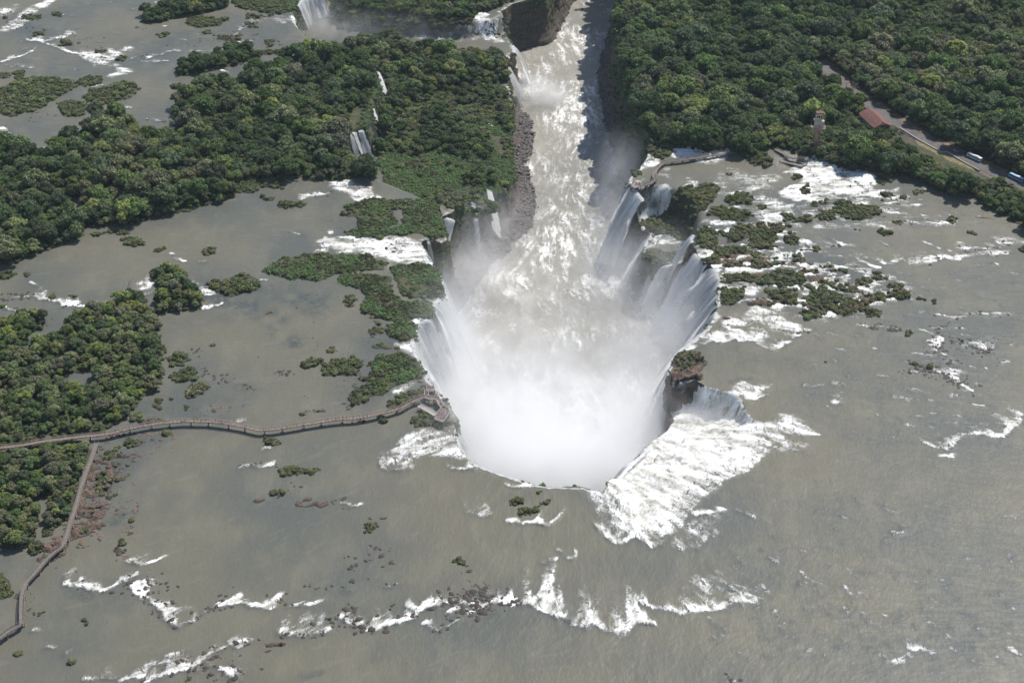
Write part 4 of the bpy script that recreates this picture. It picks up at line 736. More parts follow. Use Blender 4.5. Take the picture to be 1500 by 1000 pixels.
# ---------------------------------------------------------------- waterfalls: each a curtain thrown from its own lip
HF = np.where(canyon & ~basin, RIVER_Z, Z0)
def fall(label, lip, z0=0.0, z1=RIVER_Z, v0=3.0, dens=1.0, brown=0.0, back=3.5, follow=False, spread=0.0, drift=(0,0), group='waterfalls around the canyon', out=None, lump=1.0, par=.75):
    lv3 = [p[2] if len(p) > 2 else z0 for p in lip]; lip = [p[:2] for p in lip]
    P = np.array([un(a, b, q_)[:2] for (a, b), q_ in zip(lip, lv3)]); d_ = np.r_[0, np.cumsum(np.linalg.norm(np.diff(P, axis=0), axis=1))]
    P, s = resample(P, .8); zl = np.interp(s, d_, lv3)-z0
    tg = np.gradient(P, axis=0); tg /= np.linalg.norm(tg, axis=1)[:,None]+1e-9; N = np.stack([tg[:,1], -tg[:,0]], 1)
    if out is None:
        ea = samp(HF, P[:,0]+N[:,0]*7, P[:,1]+N[:,1]*7).mean(); eb = samp(HF, P[:,0]-N[:,0]*7, P[:,1]-N[:,1]*7).mean()
        if eb < ea: N = -N
    else:
        o = np.array(un(lip[0][0]+out[0], lip[0][1]+out[1], z0)[:2])-np.array(un(lip[0][0], lip[0][1], z0)[:2]); o /= np.linalg.norm(o)
        if len(s) < 12: N = np.repeat(o[None], len(s), 0)
        elif (N@o).mean() < 0: N = -N
    if par: N = N*(1-par)+N.mean(0)*par; N /= np.linalg.norm(N, axis=1)[:,None]
    if len(s) > 6: N = smooth1(N, min(4.0, s[-1]/3), .8); N /= np.linalg.norm(N, axis=1)[:,None]+1e-9
    seed = int(abs(lip[0][0]*3+lip[0][1]*7)) % 900; gap = np.clip(fbm(s, s*0+2, 4.2, 3, seed+61)*2.6-.25, 0, 1)*(s[-1] > 9)*(par > 0)
    H = z0-z1+1.5; T1 = math.sqrt(2*H/9.8); nb = 4; nt = max(14, int(H/1.1))
    seed = int(abs(lip[0][0]*3+lip[0][1]*7)) % 900
    V = []; su = []; sv = []; eg = []; bn = []
    for j in range(-nb, nt+1):
        if j < 0: d = back*j/nb; z = z0+.08+.04*(j/nb); drop = d
        else: tt = T1*(j/nt)**.8; d = v0*T1*(.42*(tt/T1)+.58*(tt/T1)**2)*(1+.15*fbm(s, s*0, 5, 3, seed)); z = z0+.08-4.9*tt*tt; drop = 4.9*tt*tt
        q = max(0, j)/nt
        r = (fbm(s, s*0, 2.2, 3, seed+5)*.7+fbm(s, s*0+q*1.5, 8, 2, seed+6)*1.0)*min(1, q*4)*lump
        c = (s/s[-1]-.5)*spread*q+(fbm(s*0+q*4, s*0, 1.5, 3, seed+73)*1.1+fbm(s, s*0+q*5, 3, 2, seed+74)*.8)*min(1, q*5)
        if j >= 0:
            qj = j/nt; l1 = 1/(1+np.exp(-(qj-.34-.16*fbm(s, s*0, 7, 2, seed+51))*26)); l2 = 1/(1+np.exp(-(qj-.66-.16*fbm(s, s*0+5, 6, 2, seed+52))*26)); d = d*.86+(l1*.5+l2*.5)*min(1, H/25)
            shf = (l1*.8+l2*1.1)*np.clip(fbm(s,s*0,5,2,seed+53)*3,0,1)
        else: shf = 0
        if j >= 0: d = d*(1+.38*fbm(s, s*0+4, 4.5, 3, seed+31)); z = z+fbm(s, s*0+7, 2.5, 2, seed+33)*min(3.0, q*12)
        x = P[:,0]+N[:,0]*(d+r)+tg[:,0]*c+drift[0]*q; y = P[:,1]+N[:,1]*(d+r)+tg[:,1]*c+drift[1]*q
        V.append(np.stack([x, y, np.full(len(s), 1.0)*z+zl*max(0.0, 1-max(0, j)/nt)+(fbm(s, s*0+j*.3, 2, 2, seed+8)*.25 if j <= 1 else 0)], 1)); su.append(s+seed+shf); sv.append(np.full(len(s), drop))
        w = min(2.6, s[-1]/2.1 if s[-1] < 9 else s[-1]/4); e = np.clip((np.minimum(s, s[-1]-s)+.9*fbm(s*0+q*9, s*0, 1.6, 3, seed+71)*min(1, q*5))/w, 0, 1)
        if s[-1] < 9: e = e**.7*min(1.0, .78+.3*fbm(np.array([q*7.0]), np.array([0.0]), 1.3, 3, seed+72)[0]+.2)
        e = e*(1-.35*np.clip((q-.65)/.35, 0, 1))
        f0 = np.clip((j+nb)/nb, 0, 1) if j < 0 else 1.0
        e = e*(1-.38*gap*min(1,.3+q*2))*(1-.22*np.clip(q*2.5,0,1)*np.clip(.15-fbm(s+q*2.5, s*0+q*1.3, 5.0, 3, seed+35)*2.2, 0, 1))*(1-.35*q)
        eg.append((.25+.75*e)*f0*dens+.12*q); bn.append(np.full(len(s), brown*max(0, 1-q*.6) if j >= 0 else 0.0)*(.45+1.1*np.clip(fbm(s, s*0, 4, 2, seed+91)+.35, 0, 1)))
    V = np.array(V); m_, n_ = V.shape[:2]
    ii, jj = np.meshgrid(np.arange(m_-1), np.arange(n_-1), indexing='ij'); a = (ii*n_+jj).ravel()
    me = np_mesh('waterfall', V.reshape(-1,3), np.stack([a, a+1, a+n_+1, a+n_], 1), True, {'su': ('POINT', np.array(su)), 'sv': ('POINT', np.array(sv)), 'edge': ('POINT', np.array(eg)), 'brown': ('POINT', np.array(bn))})
    return tag(mobj('waterfall', me, m_fall), label, 'waterfall', group)
fall('wide white waterfall at the far top edge beyond the forest island', [(436,10),(442,2),(450,-4),(460,-8),(472,-10)], 0, -26, 4, 1.0)
fall('leftmost of the three short far falls on the low ledge beside the canyon', [(695,32),(700,31),(704,31)], -8, SHELF, 2.5, .9)
fall('slim middle one of the short far falls above the low ledge', [(709,26),(714,25)], -8, SHELF, 2.5, .9)
fall('slanting white fall just right of the short far falls, beside the rocky cliff', [(723,27),(731,30)], -8, SHELF-3, 2.5, .95)
fall('right hand twin fall that drops from the low ledge at the far canyon', [(752,66),(754,72),(753,78)], SHELF, RIVER_Z, 6.0, 1.25)
fall('left hand twin fall that drops beside the dark rock into the far canyon', [(742,90),(743,97),(742,104),(743,110)], SHELF, RIVER_Z, 6.0, 1.3)
fall('thin waterfall inside the forest island that widens towards its foot', [(549,103),(557,107)], 0, SHELF-2, 2.6, 1.05, spread=8, out=(10,2))
fall('tall narrow waterfall in the forest, above the three stranded one', [(541,156),(549,160)], 0, SHELF-3, 2.8, 1.05, spread=6, out=(10,3))
fall('short leftmost strand of the broad stepped waterfall in the forest island', [(509,198),(514,196)], 0, SHELF-1, 6.5, 1.25, out=(12,6), spread=3)
fall('left centre strand of the broad stepped waterfall in the forest island', [(516,196),(523,194)], 0, SHELF-1, 6.0, 1.3, out=(12,6), spread=3)
fall('right hand strand of the broad stepped waterfall in the forest island', [(525,194),(533,191)], 0, SHELF-1, 4.0, 1.3, out=(12,6), spread=2)
fall('small thin fall hidden in bushes left of the three stranded waterfall', [(508,217),(512,220)], 0, -16, 3, 1.2, out=(8,5))
fall('thin ribbon waterfall down the green slope left of the boulder beach', [(716,180),(724,186)], SHELF+1, RIVER_Z+4, 6.5, 1.05, spread=7, out=(10,2))
fall('bright narrow waterfall at the tip of the green slope above the rocks', [(711,276),(721,281)], -14, RIVER_Z+2, 4.4, 1.05, spread=6, out=(9,6))
fall('faint thin fall on the dark cliff left of the bright narrow one', [(689,297),(698,300)], -12, RIVER_Z, 4.4, 1.0, out=(6,9))
fall('big white waterfall in the notch beside the green headland on the left cliff', [(642,321),(648,320),(655,321),(662,323),(668,325)], -2.5, RIVER_Z, 8.5, 1.15, spread=-4, out=(14,12))
fall('slender fall against the mossy headland wall above the rapids lip', [(623,350),(629,352)], 0, -50, 6.0, 1.1, spread=4, out=(10,10))
fall('wide waterfall where the white rapids pour over the left rim', [(616,356),(619,368),(631,386),(644,403)], 0, RIVER_Z, 5.5, 1.1, out=(14,4))
fall('veil of water below the bright green cover on the left cliff', [(646,428),(643,441),(635,446),(635,458)], 0, RIVER_Z, 7.0, 1.05, out=(14,4))
fall('broad white waterfall on the left rim just above the viewing platform', [(634,468),(622,471),(613,474),(607,482),(605,497),(608,515),(616,529),(622,540)], 0, RIVER_Z, 5.6, 1.15, out=(14,3))
fall('white veil falling from the left rim beside the viewing platform', [(624,548),(626,557),(635,565),(643,575)], 0, RIVER_Z, 5.5, .95, out=(14,2))
fall('great curved curtain falling away behind the near lip of the throat', [(668,632),(672,650),(680,667),(690,679),(710,687),(733,695),(777,710),(803,714),(853,715),(883,726)], 0, RIVER_Z, 6.0, 1.1, out=(14,-8), back=1.6, par=0)
fall('heavy white curtain where the frothing basin spills into the mist', [(884,725,-1.5),(897,709,-7),(917,687,-10),(946,660,-14),(984,627,-17)], -12, RIVER_Z, 7.0, 1.25, back=3, out=(-14,-4))
fall('thin veil falling past the red rock pillar on the right rim', [(980,552),(980,545),(983,538)], 0, RIVER_Z, 5.5, .8, out=(-14,2))
fall('left of two slim falls that run down the dark pillar into the frothing basin', [(1006,552),(1010,551),(1014,551)], 0, -19, 3.0, .95, out=(-6,12), spread=1)
fall('right of two slim falls that run down the dark pillar into the frothing basin', [(1022,553),(1026,555)], 0, -19, 3.0, .95, out=(-6,12))
fall('brown tinted curtain pouring into the frothing basin right of the pillar', [(1034,563),(1045,565),(1060,567),(1072,570)], -.45, -17, 4.5, 1.15, 1.0, out=(-4,14), back=1.0)
fall('brown streaked curtain on the right side of the frothing basin', [(1073,570),(1084,584),(1096,601),(1110,616),(1124,632)], -.5, -15, 4.5, .9, 1.1, out=(-14,6), back=1.0)
fall('biggest curtain on the right cliff, nearest the red rock pillar', [(1003,509),(1018,497),(1035,482),(1045,468),(1049,456)], 0, RIVER_Z, 8.5, 1.25, out=(-14,-2), spread=4)
fall('bright fan shaped waterfall in the middle of the right cliff', [(1052,450),(1054,440),(1054,428),(1053,412),(1050,402),(1043,393)], 0, RIVER_Z, 10.0, 1.25, out=(-14,2), spread=8)
fall('streaked waterfall left of the bright fan on the right cliff', [(1039,388),(1030,382),(1022,377),(1016,370)], -.5, RIVER_Z, 9.0, 1.1, out=(-14,5), spread=10)
fall('long thin strand beside the green bushes at the top of the right cliff', [(1013,357),(1012,350),(1016,343)], 0, RIVER_Z, 7.0, 1.0, out=(-12,4), spread=7)
fall('diagonal cascade below the low ledge on the right cliff', [(1004,376),(996,383),(986,387),(976,388)], SHELF, RIVER_Z, 8.5, 1.1, out=(-14,5), spread=14)
fall('broad short cascade in the middle of the low ledge on the right cliff', [(985,389),(976,390),(968,391)], SHELF, RIVER_Z, 7.0, .95, out=(-12,6), spread=8)
fall('narrow fall that starts low on the dark wall under the round green knob', [(962,389),(955,388)], SHELF-4, RIVER_Z, 6.0, .95, out=(-8,6), spread=8)
fall('white fall at the left end of the low ledge, beside the round green knob', [(955,341),(952,348),(945,357),(943,363)], SHELF, RIVER_Z, 6.0, 1.0, out=(-14,5))
fall('small fall in the gap right of the ledge rapids on the right cliff', [(968,345),(964,352)], SHELF+5, SHELF-1, 3.0, .8, out=(-10,4))
fall('tall white waterfall under the far viewing deck on the right cliff', [(925,273),(930,281),(936,288),(942,296)], -1, RIVER_Z, 7.5, 1.25, out=(-14,3))
fall('misty waterfall left of the far viewing deck', [(923,270),(922,264),(926,257)], 0, RIVER_Z, 5.0, 1.0, out=(-14,1))
fall('short thin fall where the far bank forest meets the right rim', [(946,236),(949,229)], 0, RIVER_Z+16, 3.0, .85, out=(-10,1))
fall('small two part cascade dropping among rocks on the right plateau', [(1079,444),(1086,441),(1096,440),(1104,442)], .8, -2.2, 1.6, .95, 0, 2, out=(-4,10))
# dark cliff of the red pillar above the frothing basin
bp_, bs_ = resample(np.array([un(a,b,0)[:2] for a,b in [(981,556),(986,568),(996,566),(1008,559),(1020,556),(1034,565)]]), .9)
tb_ = np.gradient(bp_, axis=0); tb_ /= np.linalg.norm(tb_, axis=1)[:,None]; nb_ = smooth1(np.stack([tb_[:,1], -tb_[:,0]], 1), 2.0, .9); nb_ *= (1 if nb_[len(nb_)//2,1] < 0 else -1)
Vb = np.zeros((len(bp_), 22, 3))
for j in range(22):
    q_ = j/21; z = .7-20.5*q_; off = 1.2+2.2*q_+(fbm(bs_, z+bs_*0, 5, 4, 911)*2.0+fbm(bs_*2, bs_*0+z*.2, 2, 2, 912)*.7)*min(1, q_*4); Vb[:,j,:2] = bp_+nb_*off[:,None]; Vb[:,j,2] = z+(fbm(bs_, bs_*0, 4, 2, 913)*.6 if j == 0 else 0)
ii, jj = np.meshgrid(np.arange(len(bp_)-1), np.arange(21), indexing='ij'); a = (ii*22+jj).ravel()
tag(mobj('pillar_cliff', np_mesh('pillar_cliff', Vb.reshape(-1,3), np.stack([a, a+1, a+23, a+22], 1), True, {'green': ('POINT', np.full(Vb.shape[0]*22, -.5)), 'talus': ('POINT', np.zeros(Vb.shape[0]*22))}), m_cliff), kind='structure')
# ---------------------------------------------------------------- boulders
def rock_mesh(seed):
    bm = bmesh.new(); bmesh.ops.create_icosphere(bm, subdivisions=2, radius=1.0); r = random.Random(seed)
    k = [Vector((r.gauss(0,1), r.gauss(0,1), r.gauss(0,1))).normalized() for _ in range(9)]; d = [r.uniform(.55,.95) for _ in k]
    for v in bm.verts:
        c = v.co.copy()
        for n, q in zip(k, d):
            e = c.dot(n)-q
            if e > 0: c -= n*e
        v.co = Vector((c.x*1.25, c.y*.9, c.z*.55))+Vector((r.gauss(0,.04), r.gauss(0,.04), r.gauss(0,.03)))
    me = bpy.data.meshes.new('boulder'); bm.to_mesh(me); bm.free(); return me
def rock_mat(name, c1, c2):
    m, t, p = newmat(name); oi = t.new('ShaderNodeObjectInfo'); n = t.noise(t.obj(), 2.0, 5, .65)
    c = t.mix(t.ramp(n,.3,.7), c1, c2); c = t.mix(t.math('MULTIPLY', oi.outputs['Random'], .55), c, (.028,.024,.022))
    t.set(p.inputs['Base Color'], c); p.inputs['Roughness'].default_value = .75; t.set(p.inputs['Normal'], t.bump(n, .7, .3)); return m
m_rock = rock_mat('wet basalt', (.035,.029,.026), (.10,.074,.060)); m_rockr = rock_mat('red basalt', (.10,.058,.042), (.27,.165,.12)); m_scree = rock_mat('scree', (.07,.062,.058), (.20,.18,.165))
PROTO = bpy.data.collections.new('prototypes')
def protos(name, meshes):
    c = bpy.data.collections.new(name)
    for k, me in enumerate(meshes):
        o = bpy.data.objects.new('%s.%03d' % (name, k), me); c.objects.link(o)
    return c
def scatter(name, pts, sc, rz, idx, coll, label=None, cat=None, tilt=None, kind='stuff'):
    me = bpy.data.meshes.new(name); n = len(pts); me.vertices.add(n); me.vertices.foreach_set('co', np.asarray(pts, np.float32).ravel()); me.update()
    for k, ty, arr in (('sc','FLOAT',sc),('rz','FLOAT',rz),('pick','INT',idx)):
        a = me.attributes.new(k, ty, 'POINT'); a.data.foreach_set('value', np.asarray(arr, np.float32 if ty == 'FLOAT' else np.int32))
    o = link(bpy.data.objects.new(name, me)); ng = bpy.data.node_groups.new('scatter '+name, 'GeometryNodeTree')
    ng.interface.new_socket('Geometry', in_out='INPUT', socket_type='NodeSocketGeometry'); ng.interface.new_socket('Geometry', in_out='OUTPUT', socket_type='NodeSocketGeometry')
    N = ng.nodes; L = ng.links; gi = N.new('NodeGroupInput'); go = N.new('NodeGroupOutput'); iop = N.new('GeometryNodeInstanceOnPoints'); ci = N.new('GeometryNodeCollectionInfo')
    ci.inputs['Collection'].default_value = coll; ci.inputs['Separate Children'].default_value = True; ci.inputs['Reset Children'].default_value = True
    def na(nm, dt): q = N.new('GeometryNodeInputNamedAttribute'); q.data_type = dt; q.inputs['Name'].default_value = nm; return q.outputs['Attribute']
    cx = N.new('ShaderNodeCombineXYZ'); L.new(na('rz','FLOAT'), cx.inputs[2]); m2p = N.new('GeometryNodeMeshToPoints')
    L.new(gi.outputs[0], m2p.inputs['Mesh']); L.new(m2p.outputs[0], iop.inputs['Points']); L.new(ci.outputs[0], iop.inputs['Instance']); iop.inputs['Pick Instance'].default_value = True
    L.new(na('pick','INT'), iop.inputs['Instance Index']); L.new(cx.outputs[0], iop.inputs['Rotation']); L.new(na('sc','FLOAT'), iop.inputs['Scale']); L.new(iop.outputs[0], go.inputs[0])
    md = o.modifiers.new('scatter', 'NODES'); md.node_group = ng
    return tag(o, label, cat, kind=kind)
rmesh = []
for k in range(6):
    me = rock_mesh(k); me.materials.append(m_rock if k < 4 else m_rockr); rmesh.append(me)

# ---------------------------------------------------------------- trees and scrub
def leaf_mesh(name, seed, blobs, nleaf, lsize, mats, core=.80, flat=1.0, lo=-.45, trunk=0.0):
    r = np.random.default_rng(seed); B = np.array(blobs)
    V = []; F = []; tone = []; nv = 0
    for k, (x, y, z, q) in enumerate(B):
        n = max(12, int(nleaf*(q*q)/np.mean(B[:,3]**2)))
        d = r.normal(size=(n*3,3)); d /= np.linalg.norm(d, axis=1)[:,None]; d = d[d[:,2] > lo][:n]
        rad = q*(.80+.28*r.random(len(d))+.10*np.sin(d[:,0]*9+k)*np.cos(d[:,1]*8))
        c = np.array([x,y,z])+d*rad[:,None]*np.array([1,1,flat])
        keep = np.ones(len(c), bool)
        for j, (a_, b_, c_, q2) in enumerate(B):
            if j != k: keep &= (((c-np.array([a_,b_,c_]))/np.array([1,1,flat]))**2).sum(1) > (q2*.78)**2
        c = c[keep]; d = d[keep]; m = len(c)
        if not m: continue
        nn = d+r.normal(size=(m,3))*.55; nn[:,2] += .25; nn /= np.linalg.norm(nn, axis=1)[:,None]
        u = np.cross(nn, r.normal(size=(m,3))); u /= np.linalg.norm(u, axis=1)[:,None]; v = np.cross(nn, u)
        sz = lsize*(.55+.8*r.random(m))[:,None]; asp = (.5+.5*r.random(m))[:,None]
        tip = nn*sz*.35*(r.random(m)[:,None]-.2)
        V.append(np.stack([c-u*sz, c-v*sz*asp, c+u*sz+tip, c+v*sz*asp], 1).reshape(-1,3)); i = nv+np.arange(m)*4
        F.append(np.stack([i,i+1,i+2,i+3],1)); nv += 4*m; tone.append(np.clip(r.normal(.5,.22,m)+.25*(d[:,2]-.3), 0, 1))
    if core:
        bm = bmesh.new()
        for (x,y,z,q) in B:
            g = bmesh.ops.create_icosphere(bm, subdivisions=2, radius=q*core)
            for v in g['verts']: v.co = Vector((v.co.x*r.uniform(.92,1.05)+x, v.co.y*r.uniform(.92,1.05)+y, v.co.z*flat+z))
        tm = bpy.data.meshes.new('t'); bm.to_mesh(tm); bm.free()
        cv = np.array([v.co[:] for v in tm.vertices]); cf = np.array([tuple(p.vertices)+(p.vertices[2],) for p in tm.polygons])[:, :3]
        # triangles kept as thin quads so that one face size serves the mesh
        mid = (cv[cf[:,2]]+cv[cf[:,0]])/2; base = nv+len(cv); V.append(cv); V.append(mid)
        F.append(np.stack([cf[:,0]+nv, cf[:,1]+nv, cf[:,2]+nv, base+np.arange(len(cf))], 1)); tone.append(np.zeros(len(cf))); nv += len(cv)+len(mid); bpy.data.meshes.remove(tm)  # core in the darkest tone: painted shade inside the crown, also blocks light
    out = []
    for mt in mats:
        me = np_mesh(name, np.vstack(V), np.vstack(F), False, {'tone': ('FACE', np.concatenate(tone))}); me.materials.append(mt); out.append(me)
    return out
def leaf_mat(name, dark, lightc, rnd=.3):
    m, t, p = newmat(name); tone = t.attr('tone'); oi = t.new('ShaderNodeObjectInfo'); rr = oi.outputs['Random']
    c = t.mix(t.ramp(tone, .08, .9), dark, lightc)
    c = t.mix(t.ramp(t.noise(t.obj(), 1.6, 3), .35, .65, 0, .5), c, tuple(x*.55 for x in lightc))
    hs = t.new('ShaderNodeHueSaturation'); t.set(hs.inputs['Hue'], t.math('ADD', .5-.018, t.math('MULTIPLY', rr, .036))); t.set(hs.inputs['Saturation'], t.math('ADD', .58, t.math('MULTIPLY', t.math('FRACT', t.math('MULTIPLY', rr, 7.3)), .36)))
    t.set(hs.inputs['Value'], t.math('ADD', 1-rnd, t.math('MULTIPLY', t.math('FRACT', t.math('MULTIPLY', rr, 3.7)), 2*rnd))); t.set(hs.inputs['Color'], c)
    t.set(p.inputs['Base Color'], hs.outputs[0]); p.inputs['Roughness'].default_value = .75; p.inputs['Specular IOR Level'].default_value = .15
    tl = t.new('ShaderNodeBsdfTranslucent'); t.l.new(hs.outputs[0], tl.inputs[0]); mx = t.new('ShaderNodeMixShader'); mx.inputs[0].default_value = .22
    t.l.new(p.outputs[0], mx.inputs[1]); t.l.new(tl.outputs[0], mx.inputs[2]); t.l.new(mx.outputs[0], t.n['Material Output'].inputs['Surface']); return m
TONES = [('dark green', leaf_mat('dark leaves', (0.014,0.031,0.013), (0.125,0.208,0.050))), ('mid green', leaf_mat('green leaves', (0.017,0.039,0.014), (0.202,0.306,0.070))),
         ('yellow green', leaf_mat('yellow green leaves', (0.025,0.048,0.014), (0.364,0.430,0.084))), ('grey green', leaf_mat('grey green leaves', (0.028,0.042,0.025), (0.330,0.338,0.145)))]
m_scrub = leaf_mat('scrub leaves', (0.020,0.036,0.014), (0.260,0.322,0.091), .35); m_scrub2 = leaf_mat('olive scrub leaves', (0.028,0.038,0.016), (0.300,0.305,0.100), .3)
m_cover = leaf_mat('wet meadow leaves', (0.022,0.056,0.017), (0.215,0.384,0.081), .22); m_sedge = leaf_mat('sedge', (0.084,0.084,0.042), (0.52,0.47,0.22), .2)
m_bark = simple('bark', (.09,.07,.055), .9)
def crown_blobs(seed, n, spread, hz, q0, q1):
    r = random.Random(seed); out = [(0,0,1.15,.42)]
    for k in range(n):
        a = k*2.399+r.uniform(-.4,.4); d = spread*math.sqrt((k+.6)/n); out.append((d*math.cos(a), d*math.sin(a), 1.0+hz*(1-(d/spread)**2)+r.uniform(-.10,.10), r.uniform(q0,q1)))
    return out
SH = [('round', crown_blobs(1,13,.68,.38,.22,.36), 1.0), ('broad flat topped', crown_blobs(2,16,.80,.16,.18,.30), .8), ('tall domed', crown_blobs(3,12,.58,.62,.24,.38), 1.1), ('ragged', crown_blobs(4,11,.78,.34,.15,.33), .95),
      ('lopsided', [(x*1.05+.15,y*.8,z+.25*x,q) for x,y,z,q in crown_blobs(5,13,.7,.35,.2,.34)], .95), ('lumpy', crown_blobs(6,9,.66,.45,.26,.42), 1.0)]
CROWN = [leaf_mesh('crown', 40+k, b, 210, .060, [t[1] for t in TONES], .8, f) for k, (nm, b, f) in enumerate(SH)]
tk = MB(); tk.tube((0,0,-.1),(.02,0,.55),.055,.038,7); tk.tube((.02,0,.5),(.25,.1,1.05),.03,.014,5); tk.tube((.02,0,.5),(-.2,.15,1.0),.028,.012,5); tk.tube((.02,0,.52),(0,-.24,1.0),.026,.012,5)
TRUNK = tk.mesh('trunk', m_bark)
def joined(me1, me2):
    bm = bmesh.new(); bm.from_mesh(me1); k = len(me1.materials); n0 = len(bm.faces); bm.from_mesh(me2); bm.faces.ensure_lookup_table()
    for f in bm.faces[n0:]: f.material_index = k
    o = bpy.data.meshes.new('tree'); bm.to_mesh(o); bm.free()
    for m_ in list(me1.materials)+list(me2.materials): o.materials.append(m_)
    return o
forest_coll = protos('tree kinds', [CROWN[i][j] for i in range(6) for j in range(4)])   # seen only from above: crowns
def bush_blobs(seed, n):
    r = random.Random(seed); return [(0,0,.28,.5)]+[(.55*math.cos(k*2.4+r.random())*r.uniform(.6,1.1), .55*math.sin(k*2.4+r.random())*r.uniform(.6,1.1), r.uniform(.12,.40), r.uniform(.25,.45)) for k in range(n)]
BUSH = []
for k in range(4): BUSH += leaf_mesh('bush', 70+k, bush_blobs(k, 6), 48, .105, [m_scrub, m_scrub2], .8, .9, -.2)
m_cover2 = leaf_mat('olive meadow leaves', (.030,.042,.014), (.16,.19,.07), .25)
COVER = []
for k in range(3): COVER += leaf_mesh('cover', 90+k, bush_blobs(k+9, 5), 34, .13, [(m_cover, m_cover2, m_cover)[k]], .8, .7, -.1)
SEDGE = leaf_mesh('sedge', 99, bush_blobs(3, 6), 40, .12, [m_sedge], .7, .7, -.1)
bush_coll = protos('bush kinds', BUSH); cover_coll = protos('cover kinds', COVER+SEDGE)
NONWALK = np.ones((NY,NX), bool)
def clear(P, r):
    w_ = window(np.asarray(P), r+3); d, _, _, _ = polydist(GX[w_], GY[w_], P); NONWALK[w_] &= d > r
def jgrid(cell, mask, jit=.42):
    nx_ = int((X1-X0)/cell); ny_ = int((Y1-Y0)/cell); i, j = np.meshgrid(np.arange(nx_), np.arange(ny_))
    x = X0+(i+.5+(j % 2)*.5+rng.uniform(-jit,jit,i.shape))*cell; y = Y0+(j+.5+rng.uniform(-jit,jit,i.shape))*cell
    x = x.ravel(); y = y.ravel(); a = np.clip(((x-X0)/STEP).round().astype(int),0,NX-1); b = np.clip(((y-Y0)/STEP).round().astype(int),0,NY-1)
    ok = mask[b,a]; return x[ok], y[ok]
# routes that stay open
walkA = [(-60,662)]+T('D',[(80,958),(200,937),(340,920),(420,912),(480,905),(550,887),(620,872),(680,862),(740,855),(810,849),(880,850),(920,851),(960,855),(1010,862),(1060,870),(1140,890),(1210,885),(1300,870),(1420,850),(1500,840)])+[(520,612),(543,608),(570,602),(590,596),(604,588),(616,583),(624,580)]
walkB = [(142,648),(139,657),(134,672),(126,692),(120,710),(115,730),(105,760),(99,780),(92,800),(80,808),(67,820),(54,836),(43,848),(38,853),(35,862),(33,873),(32,890),(32,913),(16,922),(0,934),(-40,960)]
zw = 3.2
WA = np.array([un(a,b,zw)[:2] for a,b in walkA]); WB_ = np.array([un(a,b,zw)[:2] for a,b in walkB])
clear(WA, 4.0); clear(WB_, 4.0)
for P_, r_ in ((roadW, 10.5),): clear(P_, r_)
for q_, r_ in (([(556,118,SHELF),(562,150,SHELF),(560,158,SHELF)],6.5),([(550,170,SHELF),(552,205,SHELF),(555,215,SHELF)],6),([(526,205,SHELF),(533,232,SHELF),(548,245,SHELF)],9),([(514,222,SHELF),(518,236,SHELF)],4),([(724,190,SHELF),(730,226,SHELF)],5),([(718,284,SHELF),(722,300,SHELF)],5),([(745,100,SHELF),(750,110,SHELF)],4)): clear([un(*e)[:2] for e in q_], r_)
grassP = np.array([un(a,b,4)[:2] for a,b in [(1340,205),(1380,224),(1425,246),(1434,262),(1418,262),(1385,243),(1350,222)]]); w_ = window(grassP); NONWALK[w_] &= ~inpoly(GX[w_], GY[w_], grassP)
clear(np.array([un(a,b,4)[:2] for a,b in [(1325,204),(1360,226),(1400,246),(1432,262)]]), 9.0)
for c_, r_ in (((1205,100),9),((1222,118),9),((1243,133),8),((1395,208),7),((1283,180),17),((1284,192),9),((1193,190),6),((1310,186),8),((1192,58),5),((1203,76),6),((1128,40),4)): q_ = np.array(un(c_[0],c_[1],4)[:2]); clear([q_, q_+.1], r_)
tx, ty, ts = [], [], []
for lo_, hi_, cell in ((0,.76,5.0),(.76,.99,6.6),(.99,2,7.4)):
    x, y = jgrid(cell, (veg == 1)&(HH >= lo_)&(HH < hi_)&NONWALK&(TZ > Z0+.1)); h = samp(HH, x, y)
    tx.append(x); ty.append(y); ts.append(np.clip(rng.lognormal(-.04,.36,len(x)),.5,2.0)*cell*.80)
tx, ty, ts = map(np.concatenate, (tx, ty, ts))
ll = (tx < -120)&(ty < un(0,400,0)[1]); ts[ll] = np.minimum(ts[ll]*.86, 5.4); gp_ = ~(ll & (fbm(tx, ty, 16, 3, 881) > .34)); tx, ty, ts = tx[gp_], ty[gp_], ts[gp_]
for W_ in (WA, WB_):
    dW = polydist(tx, ty, W_)[0]; ts = np.where(dW < 7, np.minimum(ts, 2.0), np.where(dW < 16, np.minimum(ts, 3.2), ts))
def lowtrees(px, py, r, cap):
    c_ = un(px, py, 4); m_ = np.hypot(tx-c_[0], ty-c_[1]) < r; ts[m_] = np.minimum(ts[m_], cap)
for a_ in ((1283,190,30,3.2),(1300,205,30,3.2),(1340,222,24,3.2),(1370,238,22,3.2),(1400,250,22,3.2),(1430,266,20,3.0),(1455,275,20,3.0),(1480,288,20,3.2),(1193,205,22,3.6),(1193,220,20,3.6)): lowtrees(*a_)
x, y = jgrid(5.6, (veg == 2)&(Z0 < -12)&(GX < 60)&NONWALK&(fbm(GX,GY,30,3,831)+.5*blur((veg == 1).astype(float), 14) > -.02)); tx = np.r_[tx, x]; ty = np.r_[ty, y]; ts = np.r_[ts, rng.uniform(2.2,5.0,len(x))]
# smaller trees fill between
x, y = jgrid(4.6, (veg == 1)&NONWALK&(TZ > Z0+.1)); tx = np.r_[tx, x]; ty = np.r_[ty, y]; ts = np.r_[ts, rng.uniform(1.8,3.9,len(x))]
tz_ = TZat(tx, ty)-.25*ts
big = fbm(tx, ty, 70, 3, 501)
pxs = np.array([proj(a,b,c+5) for a,b,c in zip(tx,ty,tz_)])
